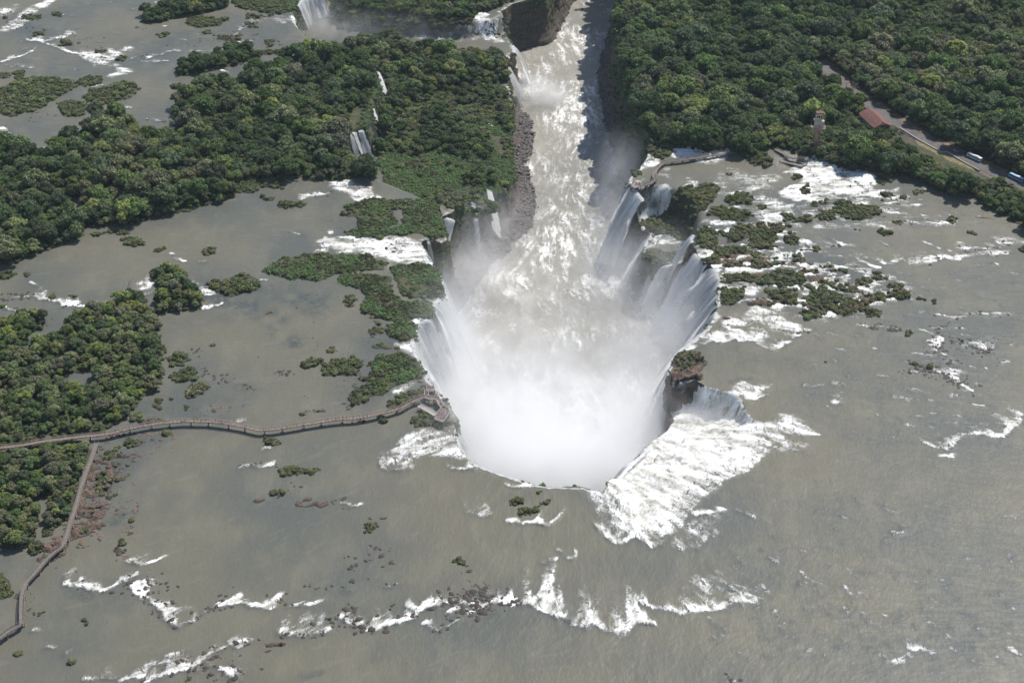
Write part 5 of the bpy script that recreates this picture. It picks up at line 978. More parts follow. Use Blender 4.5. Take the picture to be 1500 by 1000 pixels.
# the forest island is darker and taller towards its middle, the riverside strips lighter
tn = np.clip(big*1.3+rng.normal(0,.55,len(tx)), -1.6, 1.6)
tone = np.where(tn < -.25, 0, np.where(tn < .55, 1, np.where(tn < .95, 2, 3)))
near_left = (pxs[:,0] < 420)&(pxs[:,1] > 350); tone = np.where(near_left & (rng.random(len(tx)) < .65), rng.choice([1,2,2,3], len(tx)), tone)
shape = rng.integers(0, 6, len(tx)); rzt = rng.uniform(0, 6.283, len(tx))
ts = ts*np.where(pxs[:,0] > 880, 1.12, 1.0)
dist = np.sqrt(tx**2+ty**2+CH**2); inview = (pxs[:,0] > -20)&(pxs[:,0] < 1520)&(pxs[:,1] > -20)&(pxs[:,1] < 1020)
score = np.where(inview & (ts > 3.9), ts/dist, 0); order = np.argsort(-score); single = np.zeros(len(tx), bool); single[order[:300]] = True
LMT = [('the walkway junction',142,645),('the square pool in the left forest',118,560),('the red rock shelf',112,742),('the narrow water channel',62,752),('the bend in the bare walkway',92,800),('the long walkway',260,630),
       ('the lone tree island',262,425),('the curved ledge of rapids',110,445),('the small left edge pool',50,485),('the left edge of the photo',6,620),('the forest tip by the rapids',190,425),('the sedge tuft islet',280,580),
       ('the river shore of the forest island',250,310),('the three stranded waterfall',528,215),('the bus on the road',1425,230),('the second bus',1485,262),('the red roofed building',1282,175),('the lookout tower',1193,185),('the right bank shoreline',1440,290),
       ('the top of the right cliff',925,120),('the lower left forest corner',30,780),('the far left forest edge',20,340),('the dark channel in the forest',118,310),('the top edge of the photo',1200,5),('the right edge of the photo',1490,120),('the middle of the right forest',1120,110),('the pool beside the forest spit',100,555)]
def where(px, py, LM):
    d = [(math.hypot(px-a, (py-b)*1.3), n, a, b) for n, a, b in LM]; d.sort(); q, n, a, b = d[0]
    dx, dy = px-a, (py-b)
    if q < 9: return 'right at', n
    ver = 'above' if dy < -abs(dx)*.4 else 'below' if dy > abs(dx)*.4 else ''
    hor = 'left' if dx < -abs(dy)*.4 else 'right' if dx > abs(dy)*.4 else ''
    dd = 'just' if q < 24 else 'a little' if q < 48 else 'well' if q < 90 else 'far'
    s_ = (ver+' and '+hor+' of' if ver and hor else (ver or hor+' of')); return dd+' '+s_, n
seen = {}
for k in np.nonzero(single)[0]:
    r_, n = where(pxs[k,0], pxs[k,1], LMT)
    o = empty('tree', (tx[k], ty[k], tz_[k]), rzt[k]); o.scale = (ts[k],)*3
    lab = '%s %s tree %s %s' % (SH[shape[k]][0], TONES[tone[k]][0], r_, n)
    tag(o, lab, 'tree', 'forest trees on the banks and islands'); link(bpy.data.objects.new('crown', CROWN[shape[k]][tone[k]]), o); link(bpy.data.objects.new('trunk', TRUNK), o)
k = ~single
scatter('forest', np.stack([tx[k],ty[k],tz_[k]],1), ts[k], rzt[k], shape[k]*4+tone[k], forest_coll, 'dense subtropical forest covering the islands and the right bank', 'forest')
# scrub
sx, sy, ssz = [], [], []
GREEN = (veg == 2)&(Z0 < -12)&(GX < 60)&(fbm(GX,GY,34,3,891)+.25*(landf-.5) > .06)
for lo_, hi_, cell in ((0,.7,1.9),(.7,1.05,2.4),(1.05,1.35,3.0),(1.35,3,3.7)):
    x, y = jgrid(cell, (veg == 2)&~(GREEN&(fbm(GX,GY,6,2,892) < .28))&(HH >= lo_)&(HH < hi_)&(TZ > Z0-.35)&NONWALK); keep = rng.random(len(x)) < .45+.6*samp(landf, x, y)
    x, y = x[keep], y[keep]; sx.append(x); sy.append(y); ssz.append(np.clip(rng.lognormal(0,.32,len(x)),.5,1.9)*cell*.66)
x, y = jgrid(3.6, (veg == 4)&(TZ > Z0+.1)&NONWALK); keep = rng.random(len(x)) < .32; sx.append(x[keep]); sy.append(y[keep]); ssz.append(rng.uniform(.6,1.5,keep.sum()))
x, y = jgrid(6.2, (veg == 2)&(Z0 < -12)&(GX < 60)&~GREEN&NONWALK&(fbm(GX,GY,24,3,821) > -.12)); sx.append(x); sy.append(y); ssz.append(rng.uniform(2.6,4.8,len(x)))
# a fringe along the foot of the forests
fr = blur((veg == 1).astype(float), 2.5); x, y = jgrid(2.8, (fr > .25)&(fr < .75)&(TZ > Z0-.5)&NONWALK&~canyon&~basin); sx.append(x); sy.append(y); ssz.append(rng.uniform(1.0,2.4,len(x)))
x, y = jgrid(4.2, (veg == 3)&(fbm(GX,GY,13,3,822) > -.05)); sx.append(x); sy.append(y); ssz.append(rng.uniform(1.0,2.4,len(x)))
sx, sy, ssz = map(np.concatenate, (sx, sy, ssz)); sz_ = TZat(sx, sy)-.15*ssz; sz_ = np.maximum(sz_, samp(Z0, sx, sy)-.25*ssz)
ol = (np.array([proj(a,b,c)[0] for a,b,c in zip(sx,sy,sz_)]) > 1000)
spick = rng.integers(0,4,len(sx))*2+np.where(rng.random(len(sx)) < np.where(ol, .5, .25), 1, 0)
spx = np.array([proj(a,b,c) for a,b,c in zip(sx,sy,sz_)]); vegs = samp((veg == 2).astype(float), sx, sy) > .5
dist = np.sqrt(sx**2+sy**2+CH**2); inv = (spx[:,0] > 0)&(spx[:,0] < 1500)&(spx[:,1] > 0)&(spx[:,1] < 1000)&vegs
order = np.argsort(-np.where(inv, ssz/dist, 0)); ssg = np.zeros(len(sx), bool); ssg[order[:300]] = True
LMS = LMT+[('the islet cluster in the lower river',445,735),('the dark ledge of rapids',600,905),('the near lip of the throat',790,735),('the viewing platform',640,590),('the bend of the long walkway',385,635),('the round islet in the left river',485,532),('the lone bush in the calm left water',305,365),
      ('the green headland',620,320),('the big waterfall on the left rim',620,490),('the red rock pillar',1010,530),('the far viewing deck',945,270),('the bushy shoals on the right plateau',1150,420),('the two part cascade',1090,450),('the white rapids under the lookout',1210,265),('the leftmost rapids',60,45),
      ('the long low islet in the upper river',320,88),('the top left forest islet',260,20),('the upper left edge islet',40,145),('the scrubby spit beside the lone tree island',345,415),('the thin fall in the forest',557,125),('the green slope above the canyon',690,220),('the rocky shoal in the right river',1380,560),('the lower left corner of the photo',30,960),('the tiny islets of the lower left river',130,900),('the angled ledge of rapids',235,890)]
bc = bpy.data.objects
for k in np.nonzero(ssg)[0]:
    r_, n = where(spx[k,0], spx[k,1], LMS); o = link(bpy.data.objects.new('shrub', BUSH[spick[k]])); o.location = (sx[k],sy[k],sz_[k]); o.scale = (ssz[k],)*3; o.rotation_euler = (0,0,float(rng.uniform(0,6.28)))
    tag(o, '%s %s shrub %s %s' % ('large' if ssz[k] > 2.9 else 'leafy', 'olive' if spick[k] % 2 else 'green', r_, n), 'shrub', 'riverside shrubs')
k = ~ssg
scatter('scrub', np.stack([sx[k],sy[k],sz_[k]],1), ssz[k], rng.uniform(0,6.28,k.sum()), spick[k], bush_coll, 'low riverside scrub on the shoals, shores and slopes', 'scrub')
pat = fbm(GX, GY, 9, 3, 811); gm = ((veg == 3)&(pat > -.36)&(landf+.8*fbm(GX,GY,5,3,812) > .70))|GREEN; x, y = jgrid(1.7, gm&(TZ > Z0-.5)); z = TZat(x, y); n_ = len(x)
scatter('ground_cover', np.stack([x,y,z-.1],1), rng.uniform(.7,1.9,n_)*(1+.5*samp(pat,x,y)), rng.uniform(0,6.28,n_), np.where((fbm(x,y,16,3,871)+rng.normal(0,.22,n_) > .12)&~((x < 60)&(samp(Z0,x,y) < -12)), 1, rng.integers(0,2,n_)*2), cover_coll, 'bright green waterside plants along the left rim', 'plants')
D5 = W('D',[(860,690),(910,680),(920,710),(880,740),(810,765),(815,730)]); x, y = jgrid(1.8, raster(D5)); n_ = len(x)
scatter('sedge', np.stack([x,y,TZat(x,y)],1), rng.uniform(.8,1.6,n_), rng.uniform(0,6.28,n_), np.full(n_,3), cover_coll, 'pale sedge on the small islet right of the left forest', 'sedge')
# plants hanging on the canyon walls
i_, j_ = np.meshgrid(np.arange(len(rim)), np.arange(NVv), indexing='ij'); P3 = CV[i_,j_].reshape(-1,3)
gn = (fbm(P3[:,0]+P3[:,1], P3[:,2]*1.2, 16, 3, 601)+GA.ravel()*1.25) > .22
fr_ = np.repeat((~left & (rpx[:,1] < 235))[:,None], NVv, 1).ravel(); sub = gn & (rng.random(len(P3)) < np.where(fr_, .22, .10)) & (j_.ravel() < np.where(fr_, 36, 30)) & (TA.ravel() < .3)
q = P3[sub]; n_ = len(q); nrm3 = np.repeat(rn[:,None,:], NVv, 1).reshape(-1,2)[sub]; q = q+np.c_[nrm3*.2, np.zeros(n_)]
fallp = [o for o in COL.objects if o.name.startswith('waterfall')]
scatter('cliff_plants', q-np.array([0,0,.4]), rng.uniform(.9,2.3,n_)*np.where(fr_[sub], 1.5, 1), rng.uniform(0,6.28,n_), rng.integers(0,3,n_), cover_coll, 'green plants clinging to the canyon walls', 'plants')
ed_ = np.array(edge[3:]); wn_ = window(ed_, 14); de_ = np.full((NY,NX), 99.0); de_[wn_] = polydist(GX[wn_], GY[wn_], ed_)[0]; fd_ = np.full((NY,NX), 99.0)
for q_ in ((553,108),(546,162),(512,200),(520,203),(530,203),(557,128),(550,182),(524,216),(535,222)): e_ = un(*q_, -8); fd_ = np.minimum(fd_, np.hypot(GX-e_[0], GY-e_[1]))
x, y = jgrid(1.7, (de_ < 8)&(fd_ > 4.5)&~canyon); z = TZat(x, y); n_ = len(x)
scatter('escarpment_plants', np.stack([x,y,z-.3],1), rng.uniform(1.0,2.6,n_), rng.uniform(0,6.28,n_), rng.integers(0,3,n_), cover_coll, 'plants covering the wooded escarpment of the island', 'plants')
# boulders: the largest in view one by one, the rest and the scree as masses
rk = np.array(RK); rk = rk[(rk[:,0] > X0+5)&(rk[:,0] < X1-5)&(rk[:,1] > Y0+5)&(rk[:,1] < Y1-5)]
cn = samp(canyon.astype(float), rk[:,0], rk[:,1]); rk = rk[cn < .3]; rz_ = np.maximum(samp(Z0, rk[:,0], rk[:,1]), TZat(rk[:,0], rk[:,1]))-.15*rk[:,3]
rp = np.array([proj(a,b,c) for a,b,c in zip(rk[:,0],rk[:,1],rz_)]); dist = np.sqrt(rk[:,0]**2+rk[:,1]**2+CH**2)
inv = (rp[:,0] > 0)&(rp[:,0] < 1500)&(rp[:,1] > 0)&(rp[:,1] < 1000); order = np.argsort(-np.where(inv, rk[:,3]/dist, 0)); sg = np.zeros(len(rk), bool); sg[order[:300]] = True
redz = ((rp[:,0] < 330)&(rp[:,1] > 560)&(rp[:,1] < 830))|((rp[:,0] > 1050)&(rp[:,1] > 380)&(rp[:,1] < 450)); rpk = np.where(redz & (rng.random(len(rk)) < .6), rng.integers(4,6,len(rk)), rng.integers(0,4,len(rk)))
for k in np.nonzero(sg)[0]:
    r_, n = where(rp[k,0], rp[k,1], LMS); o = link(bpy.data.objects.new('boulder', rmesh[rpk[k]])); o.location = (rk[k,0],rk[k,1],rz_[k]); o.scale = (rk[k,3],)*3; o.rotation_euler = (0,0,float(rng.uniform(0,6.28)))
    tag(o, '%s %s boulder %s %s' % ('big' if rk[k,3] > 1.9 else 'small', 'reddish' if rpk[k] > 3 else 'dark wet', r_, n), 'boulder', 'boulders breaking the river surface')
k = ~sg; rock_coll = protos('rock kinds', rmesh)
scatter('river_stones', np.c_[rk[k,:2], rz_[k]], rk[k,3], rng.uniform(0,6.28,k.sum()), rpk[k], rock_coll, 'dark stones scattered along the ledges of the river', 'stones')
sm = []
for a in rmesh[:4]: b_ = a.copy(); b_.materials.clear(); b_.materials.append(m_scree); sm.append(b_)
scree_coll = protos('scree kinds', sm)
sub = (TA.ravel() > .35)&(rng.random(len(P3)) < .62); q = P3[sub]; n_ = len(q)
scatter('scree', q+rng.normal(0,.5,(n_,3)), np.clip(rng.lognormal(-.1,.45,n_),.4,3.0), rng.uniform(0,6.28,n_), rng.integers(0,4,n_), scree_coll, 'grey boulder beach along the foot of the canyon walls', 'scree')
sub = (np.arange(len(P3)) % NVv > 38)&(TA.ravel() < .2)&(rng.random(len(P3)) < .05); q = P3[sub]; n_ = len(q)
scatter('cliff_foot_rocks', q, rng.uniform(1.0,3.6,n_), rng.uniform(0,6.28,n_), rng.integers(0,4,n_), rock_coll, 'wet dark rocks at the foot of the falls', 'rocks')
# ---------------------------------------------------------------- mist
def mist(name, label, blobs, nscale=.045, dens=.05, contrast=(.36,.66), step=None):
    """blobs: (px, py, z of centre, rx, ry, rz, weight)"""
    B = []
    for (a, b, z, rx, ry, rz_, wgt) in blobs:
        c = un(a, b, z); B.append((c[0], c[1], z, rx, ry, rz_, wgt))
    B = np.array(B); lo = (B[:,:3]-B[:,3:6]*1.9).min(0); hi = (B[:,:3]+B[:,3:6]*1.9).max(0); lo[2] = max(lo[2], RIVER_Z-1)
    bm = bmesh.new(); bmesh.ops.create_cube(bm, size=1); me = bpy.data.meshes.new(name); bm.to_mesh(me); bm.free()
    o = link(bpy.data.objects.new(name, me)); o.location = tuple((lo+hi)/2); me.transform(Matrix.Diagonal((*(hi-lo), 1)))
    m = bpy.data.materials.new(name); m.use_nodes = True; t = NT(m); t.n.clear(); out = t.new('ShaderNodeOutputMaterial'); P = t.pos(); tot = None
    P = t.new('ShaderNodeTexCoord').outputs['Object']; P = t.vmath('ADD', P, tuple((lo+hi)/2))
    for (x,y,z,rx,ry,rz_,wgt) in B:
        d = t.vmath('MULTIPLY', t.vmath('SUBTRACT', P, (x,y,z)), (1/rx,1/ry,1/rz_)); g = t.math('MULTIPLY', t.math('EXPONENT', t.math('MULTIPLY', t.vmath('DOT_PRODUCT', d, d), -1.3)), wgt)
        tot = g if tot is None else t.math('ADD', tot, g)
    n = t.noise(t.scale(P, (1,1,.8)), nscale, 5, .66, 1.2)
    dd = t.math('MULTIPLY', t.math('SUBTRACT', tot, .03), t.ramp(t.math('ADD', n, t.math('MULTIPLY', tot, .05)), contrast[0], contrast[1], .12, 1.0)); dd = t.math('MAXIMUM', t.math('MULTIPLY', dd, dens), 0.0)
    v = t.new('ShaderNodeVolumeScatter'); v.inputs['Color'].default_value = (1,1,1,1); v.inputs['Anisotropy'].default_value = .0; t.set(v.inputs['Density'], dd); t.l.new(v.outputs[0], out.inputs['Volume']); me.materials.append(m)
    return tag(o, label, 'mist', kind='stuff')
mist('mist', 'dense white spray rising out of the throat of the falls', [(790,705,-40,68,26,28,1.9),(700,650,-32,38,34,28,1.5),(890,660,-38,46,34,26,1.4),(790,610,-44,66,44,20,.85),(650,530,-30,22,50,34,1.0),(955,600,-34,26,36,28,1.0),(760,510,-44,70,66,18,.50),(800,420,-47,74,60,13,.20),(725,590,-2,40,46,24,.44),(860,575,-8,36,48,24,.40),(790,660,-14,40,24,16,.55)], .030, .046, (.40,.60))
mist('spray', 'thin haze of spray drifting along the right hand falls', [(905,400,-42,30,56,20,.8),(960,500,-44,32,34,18,1.3),(1005,470,-34,20,40,26,.75),(900,300,-44,20,40,18,.8),(975,385,-24,30,34,18,.62),(918,245,-26,18,30,22,.9),(925,350,-44,18,32,16,1.3)], .05, .030, (.34,.60))
mist('spray_cloud', 'faint spray over the left hand falls and their green rim', [(690,400,-40,28,30,20,1.6),(640,430,-6,34,50,14,.28),(740,330,-40,30,46,18,.45),(655,480,-26,18,36,24,1.1),(690,325,-24,26,26,18,.6)], .06, .030, (.36,.60))
mist('basin_spray', 'small white spray over the frothing basin under the brown curtain', [(1045,606,-13,15,7,6,1.4),(1085,622,-9,13,8,5,1.1),(1012,612,-15,9,7,6,1.2)], .09, .075, (.34,.60))  # spray added to whiten the shaded far wall of the basin
mist('spray_puff', 'white puff of spray at the foot of the far twin falls', [(800,140,-48,20,20,12,1.2),(775,125,-46,12,14,12,1.0)], .07, .07)
mist('spray_veil', 'hazy spray drifting over the basin below the top edge waterfall', [(480,38,-18,40,36,14,.8),(560,30,-12,50,36,14,.5),(640,35,-14,40,30,12,.25)], .05, .022)
#%%PART5
# ---------------------------------------------------------------- road and verges on the right bank
def strip(name, P, w0, w1, z, mat, kind='structure', step=1.5):
    P, s = resample(np.asarray(P), step); tg = np.gradient(P, axis=0); tg /= np.linalg.norm(tg, axis=1)[:,None]+1e-9; N = np.stack([tg[:,1], -tg[:,0]], 1); N = smooth1(N, 4.0, step)
    zz = np.full(len(P), z); V = np.vstack([np.c_[P+N*w0, zz], np.c_[P+N*w1, zz]]); n = len(P); i = np.arange(n-1)
    return tag(mobj(name, np_mesh(name, V, np.stack([i, i+1, n+i+1, n+i], 1), False), mat), kind=kind)
m, t, p = newmat('asphalt'); n = t.noise(t.pos(), .5, 6, .7); n2 = t.noise(t.pos(), .09, 3); c = t.mix(t.ramp(n,.3,.7), (.085,.080,.078), (.15,.142,.135)); c = t.mix(t.math('MULTIPLY', t.ramp(n2,.5,.65), .5), c, (.06,.056,.055))
t.set(p.inputs['Base Color'], c); p.inputs['Roughness'].default_value = .85; m_road = m
m, t, p = newmat('red earth'); n = t.noise(t.pos(), .3, 6, .7); c = t.mix(t.ramp(n,.3,.7), (.11,.065,.045), (.27,.18,.125)); c = t.mix(t.ramp(t.noise(t.pos(), .16, 4), .52, .62), c, (.06,.075,.025)); t.set(p.inputs['Base Color'], c); p.inputs['Roughness'].default_value = .95; m_dirt = m
m, t, p = newmat('dry grass'); n = t.noise(t.pos(), .4, 6, .7); c = t.mix(t.ramp(n,.3,.7), (.13,.11,.05), (.27,.225,.11)); t.set(p.inputs['Base Color'], c); p.inputs['Roughness'].default_value = .95; m_dry = m
strip('earth_verge', roadW, -12.0, 6.0, 4.25, m_dirt); strip('road', roadW, -4.6, 4.6, 4.35, m_road)
m_white = simple('white paint', (.72,.71,.68), .6, 0, .12, 6); m_conc = simple('pale concrete', (.42,.38,.33), .85, 0, .2, 2)
me = bpy.data.meshes.new('grass_verge'); gp = grassP; me.from_pydata([(a,b,4.30) for a,b in gp], [], [tuple(range(len(gp)))[::-1]]); tag(mobj('grass_verge', me, m_dry), kind='structure')
WL = MB(); wp = [un(a,b,4) for a,b in [(1318,189),(1345,206),(1378,224),(1387,224),(1410,238),(1434,251)]]
for a, b in zip(wp[:-1], wp[1:]): WL.bar((a[0],a[1],4.75),(b[0],b[1],4.75),.7,.9)
tag(WL.build('low_wall', m_conc), 'long pale low wall along the river side of the road', 'wall')
EB = MB(); eb = [un(a,b,4) for a,b in [(1425,216),(1450,228),(1480,244)]]
# ---------------------------------------------------------------- walkways
m_deck, t, p = newmat('weathered planks'); n = t.noise(t.scale(t.pos(), (1,1,1)), 1.6, 5, .7); t.set(p.inputs['Base Color'], t.mix(t.ramp(n,.3,.7), (.105,.088,.075), (.25,.215,.185))); p.inputs['Roughness'].default_value = .9
m_deck2 = simple('reddish walkway deck', (.25,.195,.165), .85, 0, .25, .6); m_rail = simple('galvanised railing', (.52,.48,.44), .5, .2, .2, 2); m_rail2 = simple('dull steel railing', (.20,.18,.165), .6, .2, .2, 2)
m_rail3 = simple('brown painted railing', (.34,.27,.23), .6, .1, .2, 2)
m_pier = simple('stained concrete pier', (.27,.195,.16), .9, 0, .35, 1.2)
def walkway(label, P, z, wdt, mdeck, mrail, pier=11.0, zfoot=None, gaps=(), name='walkway', beams=True):
    P, s = resample(np.asarray(P), 2.0); tg = np.gradient(P, axis=0); tg /= np.linalg.norm(tg, axis=1)[:,None]+1e-9; N = smooth1(np.stack([tg[:,1], -tg[:,0]], 1), 2.0, 2.0); n = len(P)
    c = P[n//2]; o = empty(name, (c[0],c[1],0)); O = np.array([c[0],c[1],0.0])
    def at(i, off, h): return tuple(np.array([P[i,0]+N[i,0]*off, P[i,1]+N[i,1]*off, z+h])-O)
    D = MB()
    for i in range(n-1):
        for (o0,h0,o1,h1) in ((-wdt/2,0,wdt/2,0),(wdt/2,0,wdt/2,-.28),(-wdt/2,-.28,-wdt/2,0)): D.poly([at(i,o0,h0), at(i,o1,h1), at(i+1,o1,h1), at(i+1,o0,h0)])
    D.build('deck', mdeck, o)
    if beams:
        B = MB()
        for i in range(n-1):
            for k in (-wdt*.32, wdt*.32): B.bar(at(i,k,-.5), at(i+1,k,-.5), .22, .42)
        B.build('beam', m_pier, o)
    for sgn in (-1, 1):
        Rl = MB()
        for i in range(n):
            if any(a <= s[i] <= b for a, b, q in gaps if q == sgn): continue
            Rl.bar(at(i,sgn*(wdt/2-.06),0), at(i,sgn*(wdt/2-.06),1.15), .10)
            if i < n-1 and not any(a <= s[i+1] <= b for a, b, q in gaps if q == sgn):
                for h, w_ in ((1.15,.15),(.78,.07),(.42,.07)): Rl.bar(at(i,sgn*(wdt/2-.06),h), at(i+1,sgn*(wdt/2-.06),h), w_)
        Rl.build('railing', mrail, o)
    k = pier*.5
    while k < s[-1]:
        i = int(k/2.0); i = min(i, n-1); zb = min(float(TZat(P[i,0],P[i,1]))-.4, z-1.2) if zfoot is None else zfoot
        Q = MB(); a = math.atan2(tg[i,1], tg[i,0])
        for sg_ in (-1, 1):
            x, y, _ = at(i, sg_*wdt*.36, 0); Q.box((x, y, (zb+z-.7)/2), (.42,.42,z-.7-zb), a)
        x, y, _ = at(i, 0, 0); Q.box((x,y,z-.85), (.5,wdt*1.0,.3), a); Q.box((x,y,max(zb,-.6)+.55), (1.5,wdt*1.15,1.0), a, .8); Q.build('pier', m_pier, o); k += pier
    tag(o, label, 'walkway'); return o
walkway('long reddish walkway on piers crossing the left river to the viewing platform', WA, 3.2, 2.2, m_deck2, m_rail3)
walkway('bare grey plank walkway running down past the red rocks at the lower left', WB_, 3.0, 2.3, m_deck, m_rail2, 9.0)
def Z4(q): return [(540+a/10., 530+b/10.) for a, b in q]
zp = 3.4
def deck(label, poly, z, mdeck, mrail, posts=5.0, name='viewing_platform', open_=()):
    W3 = [np.array(un(a,b,z)[:2]) for a,b in poly]; c = sum(W3)/len(W3); o = empty(name, (c[0],c[1],0)); L3 = [w-c for w in W3]
    D = MB(); D.poly([(a[0],a[1],z) for a in L3]); 
    for a, b in zip(L3, L3[1:]+L3[:1]): D.poly([(a[0],a[1],z),(b[0],b[1],z),(b[0],b[1],z-.4),(a[0],a[1],z-.4)])
    D.build('deck', mdeck, o); Rl = MB(); Q = MB()
    for k, (a, b) in enumerate(zip(L3, L3[1:]+L3[:1])):
        if k in open_: continue
        n = max(1, int(np.linalg.norm(b-a)/1.6))
        for h, w_ in ((1.15,.15),(.78,.07),(.42,.07)): Rl.bar((a[0],a[1],z+h),(b[0],b[1],z+h), w_)
        for i in range(n+1): e = a+(b-a)*i/n; Rl.bar((e[0],e[1],z),(e[0],e[1],z+1.15), .1)
    Rl.build('railing', mrail, o)
    for a in L3+[np.zeros(2)]:
        a = a*.85; zb = min(float(TZat(a[0]+c[0],a[1]+c[1])), z-1)-1.5; Q.box((a[0],a[1],(zb+z-.4)/2), (.5,.5,z-.4-zb))
    Q.build('post', m_pier, o); tag(o, label, 'viewing platform'); return o, W3
plats = []
plats.append((deck('crowded viewing platform at the end of the long walkway, nearest the mist', Z4([(965,840),(1095,885),(1190,745),(1168,670),(1085,655),(1000,760)]), zp, m_deck2, m_rail)[1], zp, 46, 'on the crowded end platform'))
plats.append((deck('upper railed platform at the top of the bend, above the end platform', Z4([(845,375),(955,360),(975,400),(960,430),(850,440)]), zp+.6, m_deck2, m_rail)[1], zp+.6, 14, 'on the small upper platform'))
lp = [np.array(un(a,b,zp)[:2]) for a,b in Z4([(840,510),(870,525),(940,540),(1000,530),(1030,560),(1045,610),(1085,665)])]
walkway('short bent walkway linking the long walkway to the crowded end platform', lp, zp, 2.8, m_deck2, m_rail, 7, name='walkway')
lq = [np.array(un(a,b,zp)[:2]) for a,b in Z4([(845,505),(848,460),(852,420)])]; walkway('very short walkway up to the small upper platform', lq, zp+.1, 2.4, m_deck2, m_rail, 6)
ls = [np.array(un(a,b,2.6)[:2]) for a,b in Z4([(735,640),(800,668),(880,715),(975,775)])]; walkway('pale empty side walkway below the bend, beside the crowded end platform', ls, 2.6, 2.4, m_rail, m_rail, 7)
def Z1(q): return [(860+a/6.25, 200+b/6.25) for a, b in q]
wr = [np.array(un(a,b,2.6)[:2]) for a,b in Z1([(1330,150),(1200,165),(1050,185),(880,212),(790,222),(720,232),(670,265),(630,310),(612,360),(622,395),(590,425),(530,440),(475,445)])]
walkway('curved walkway over the rapids to the far viewing deck on the right rim', wr, 2.6, 2.8, m_deck, m_rail2, 9)
plats.append((deck('far viewing deck with people at the right rim of the canyon', Z1([(420,410),(480,415),(500,455),(430,475),(405,445)]), 2.7, m_deck2, m_rail)[1], 2.7, 14, 'on the far viewing deck at the right rim'))
def Z6(q): return [(1150+a/8.333, 130+b/8.333) for a, b in q]
plats.append((deck('shaded timber deck at the river edge below the lookout tower', Z6([(-60,862),(60,872),(235,930),(205,955),(40,915),(-60,890)]), 2.2, m_deck, m_rail)[1], 2.2, 4, 'on the shaded timber deck'))
wd = [np.array(un(a,b,5)[:2]) for a,b in Z6([(-120,740),(-60,770),(0,800),(70,840),(150,845),(230,850),(270,870)])]
walkway('short walkway with pale railing above the shaded timber deck', wd, 5.0, 2.2, m_deck, m_rail, 8)
# ---------------------------------------------------------------- people
def human(pose):
    me = bpy.data.meshes.new('p'); s_ = pose == 2; hp = .50 if s_ else .92
    V = [(0,0,hp),(0,0,hp+.22),(0,0,hp+.46),(0,0.01,hp+.58),(0,.02,hp+.68),(0,.03,hp+.80)]; E = [(0,1),(1,2),(2,3),(3,4),(4,5)]; Rr = [(.16,.12),(.15,.11),(.19,.12),(.07,.07),(.10,.11),(.09,.10)]
    for sx_ in (-1,1):
        b = len(V)
        if s_: V += [(sx_*.10,.05,hp-.04),(sx_*.12,.42,hp),(sx_*.12,.45,.06),(sx_*.12,.58,.04)]
        else: V += [(sx_*.10,0,hp-.08),(sx_*.12,.02 if sx_ < 0 else .06,.48),(sx_*.12,-.01,.09),(sx_*.13,.14,.05)]
        E += [(0,b),(b,b+1),(b+1,b+2),(b+2,b+3)]; Rr += [(.10,.10),(.07,.07),(.05,.05),(.045,.035)]
        b = len(V)
        if pose == 1 and sx_ > 0: V += [(sx_*.20,0,hp+.50),(sx_*.30,.10,hp+.28),(sx_*.12,.26,hp+.62)]
        else: V += [(sx_*.20,0,hp+.50),(sx_*.27,-.03,hp+.22),(sx_*.22,.18,hp+.02)]
        E += [(2,b),(b,b+1),(b+1,b+2)]; Rr += [(.06,.06),(.05,.05),(.042,.042)]
    me.from_pydata(V, E, []); o = bpy.data.objects.new('p', me); COL.objects.link(o); md = o.modifiers.new('s','SKIN')
    for k, v in enumerate(me.skin_vertices[0].data): v.radius = Rr[k]; v.use_root = (k == 0)
    sb = o.modifiers.new('d','SUBSURF'); sb.levels = 1; sb.render_levels = 1
    dg = bpy.context.evaluated_depsgraph_get(); dg.update(); r = bpy.data.meshes.new_from_object(o.evaluated_get(dg)); bpy.data.objects.remove(o); return r, hp
SKIN = simple('skin', (.42,.25,.17), .6, 0, .1); HAIR = simple('dark hair', (.03,.02,.015), .7)
TOPS = [('white',(.78,.77,.75)),('red',(.50,.05,.045)),('blue',(.08,.16,.42)),('black',(.03,.03,.032)),('pink',(.62,.26,.30)),('light blue',(.36,.48,.62)),('yellow',(.62,.50,.12)),('grey',(.28,.28,.28))]
LEGS = [('dark',(.04,.042,.055)),('tan',(.34,.27,.18)),('blue',(.09,.12,.22))]
tm_ = [simple(n+' top', c, .8, 0, .08) for n, c in TOPS]; lm_ = [simple(n+' trousers', c, .8, 0, .08) for n, c in LEGS]
PEOPLE = {}
for pose in range(3):
    me, hp = human(pose); n = len(me.polygons); cz = np.array([p_.center[:] for p_ in me.polygons])
    mi = np.where(cz[:,2] > hp+.735, 0, np.where(cz[:,2] > hp-.02, 2, 3)); mi = np.where((cz[:,2] > hp+.735)&((cz[:,1] < .02)|(cz[:,2] > hp+.86)), 1, mi); mi = np.where((cz[:,2] > hp+.56)&(cz[:,2] <= hp+.735)&(np.abs(cz[:,0]) < .13), 0, mi)
    mi = np.where((np.abs(cz[:,0]) > .2)&(cz[:,2] < hp+.3)&(cz[:,2] > hp-.1), 0, mi)
    for a in range(len(TOPS)):
        for b in range(len(LEGS)):
            c = me.copy(); c.materials.clear(); [c.materials.append(q) for q in (SKIN, HAIR, tm_[a], lm_[b])]; c.polygons.foreach_set('material_index', mi.astype(np.int32)); c.polygons.foreach_set('use_smooth', np.ones(n, bool)); c.name = 'person'; PEOPLE[pose,a,b] = c
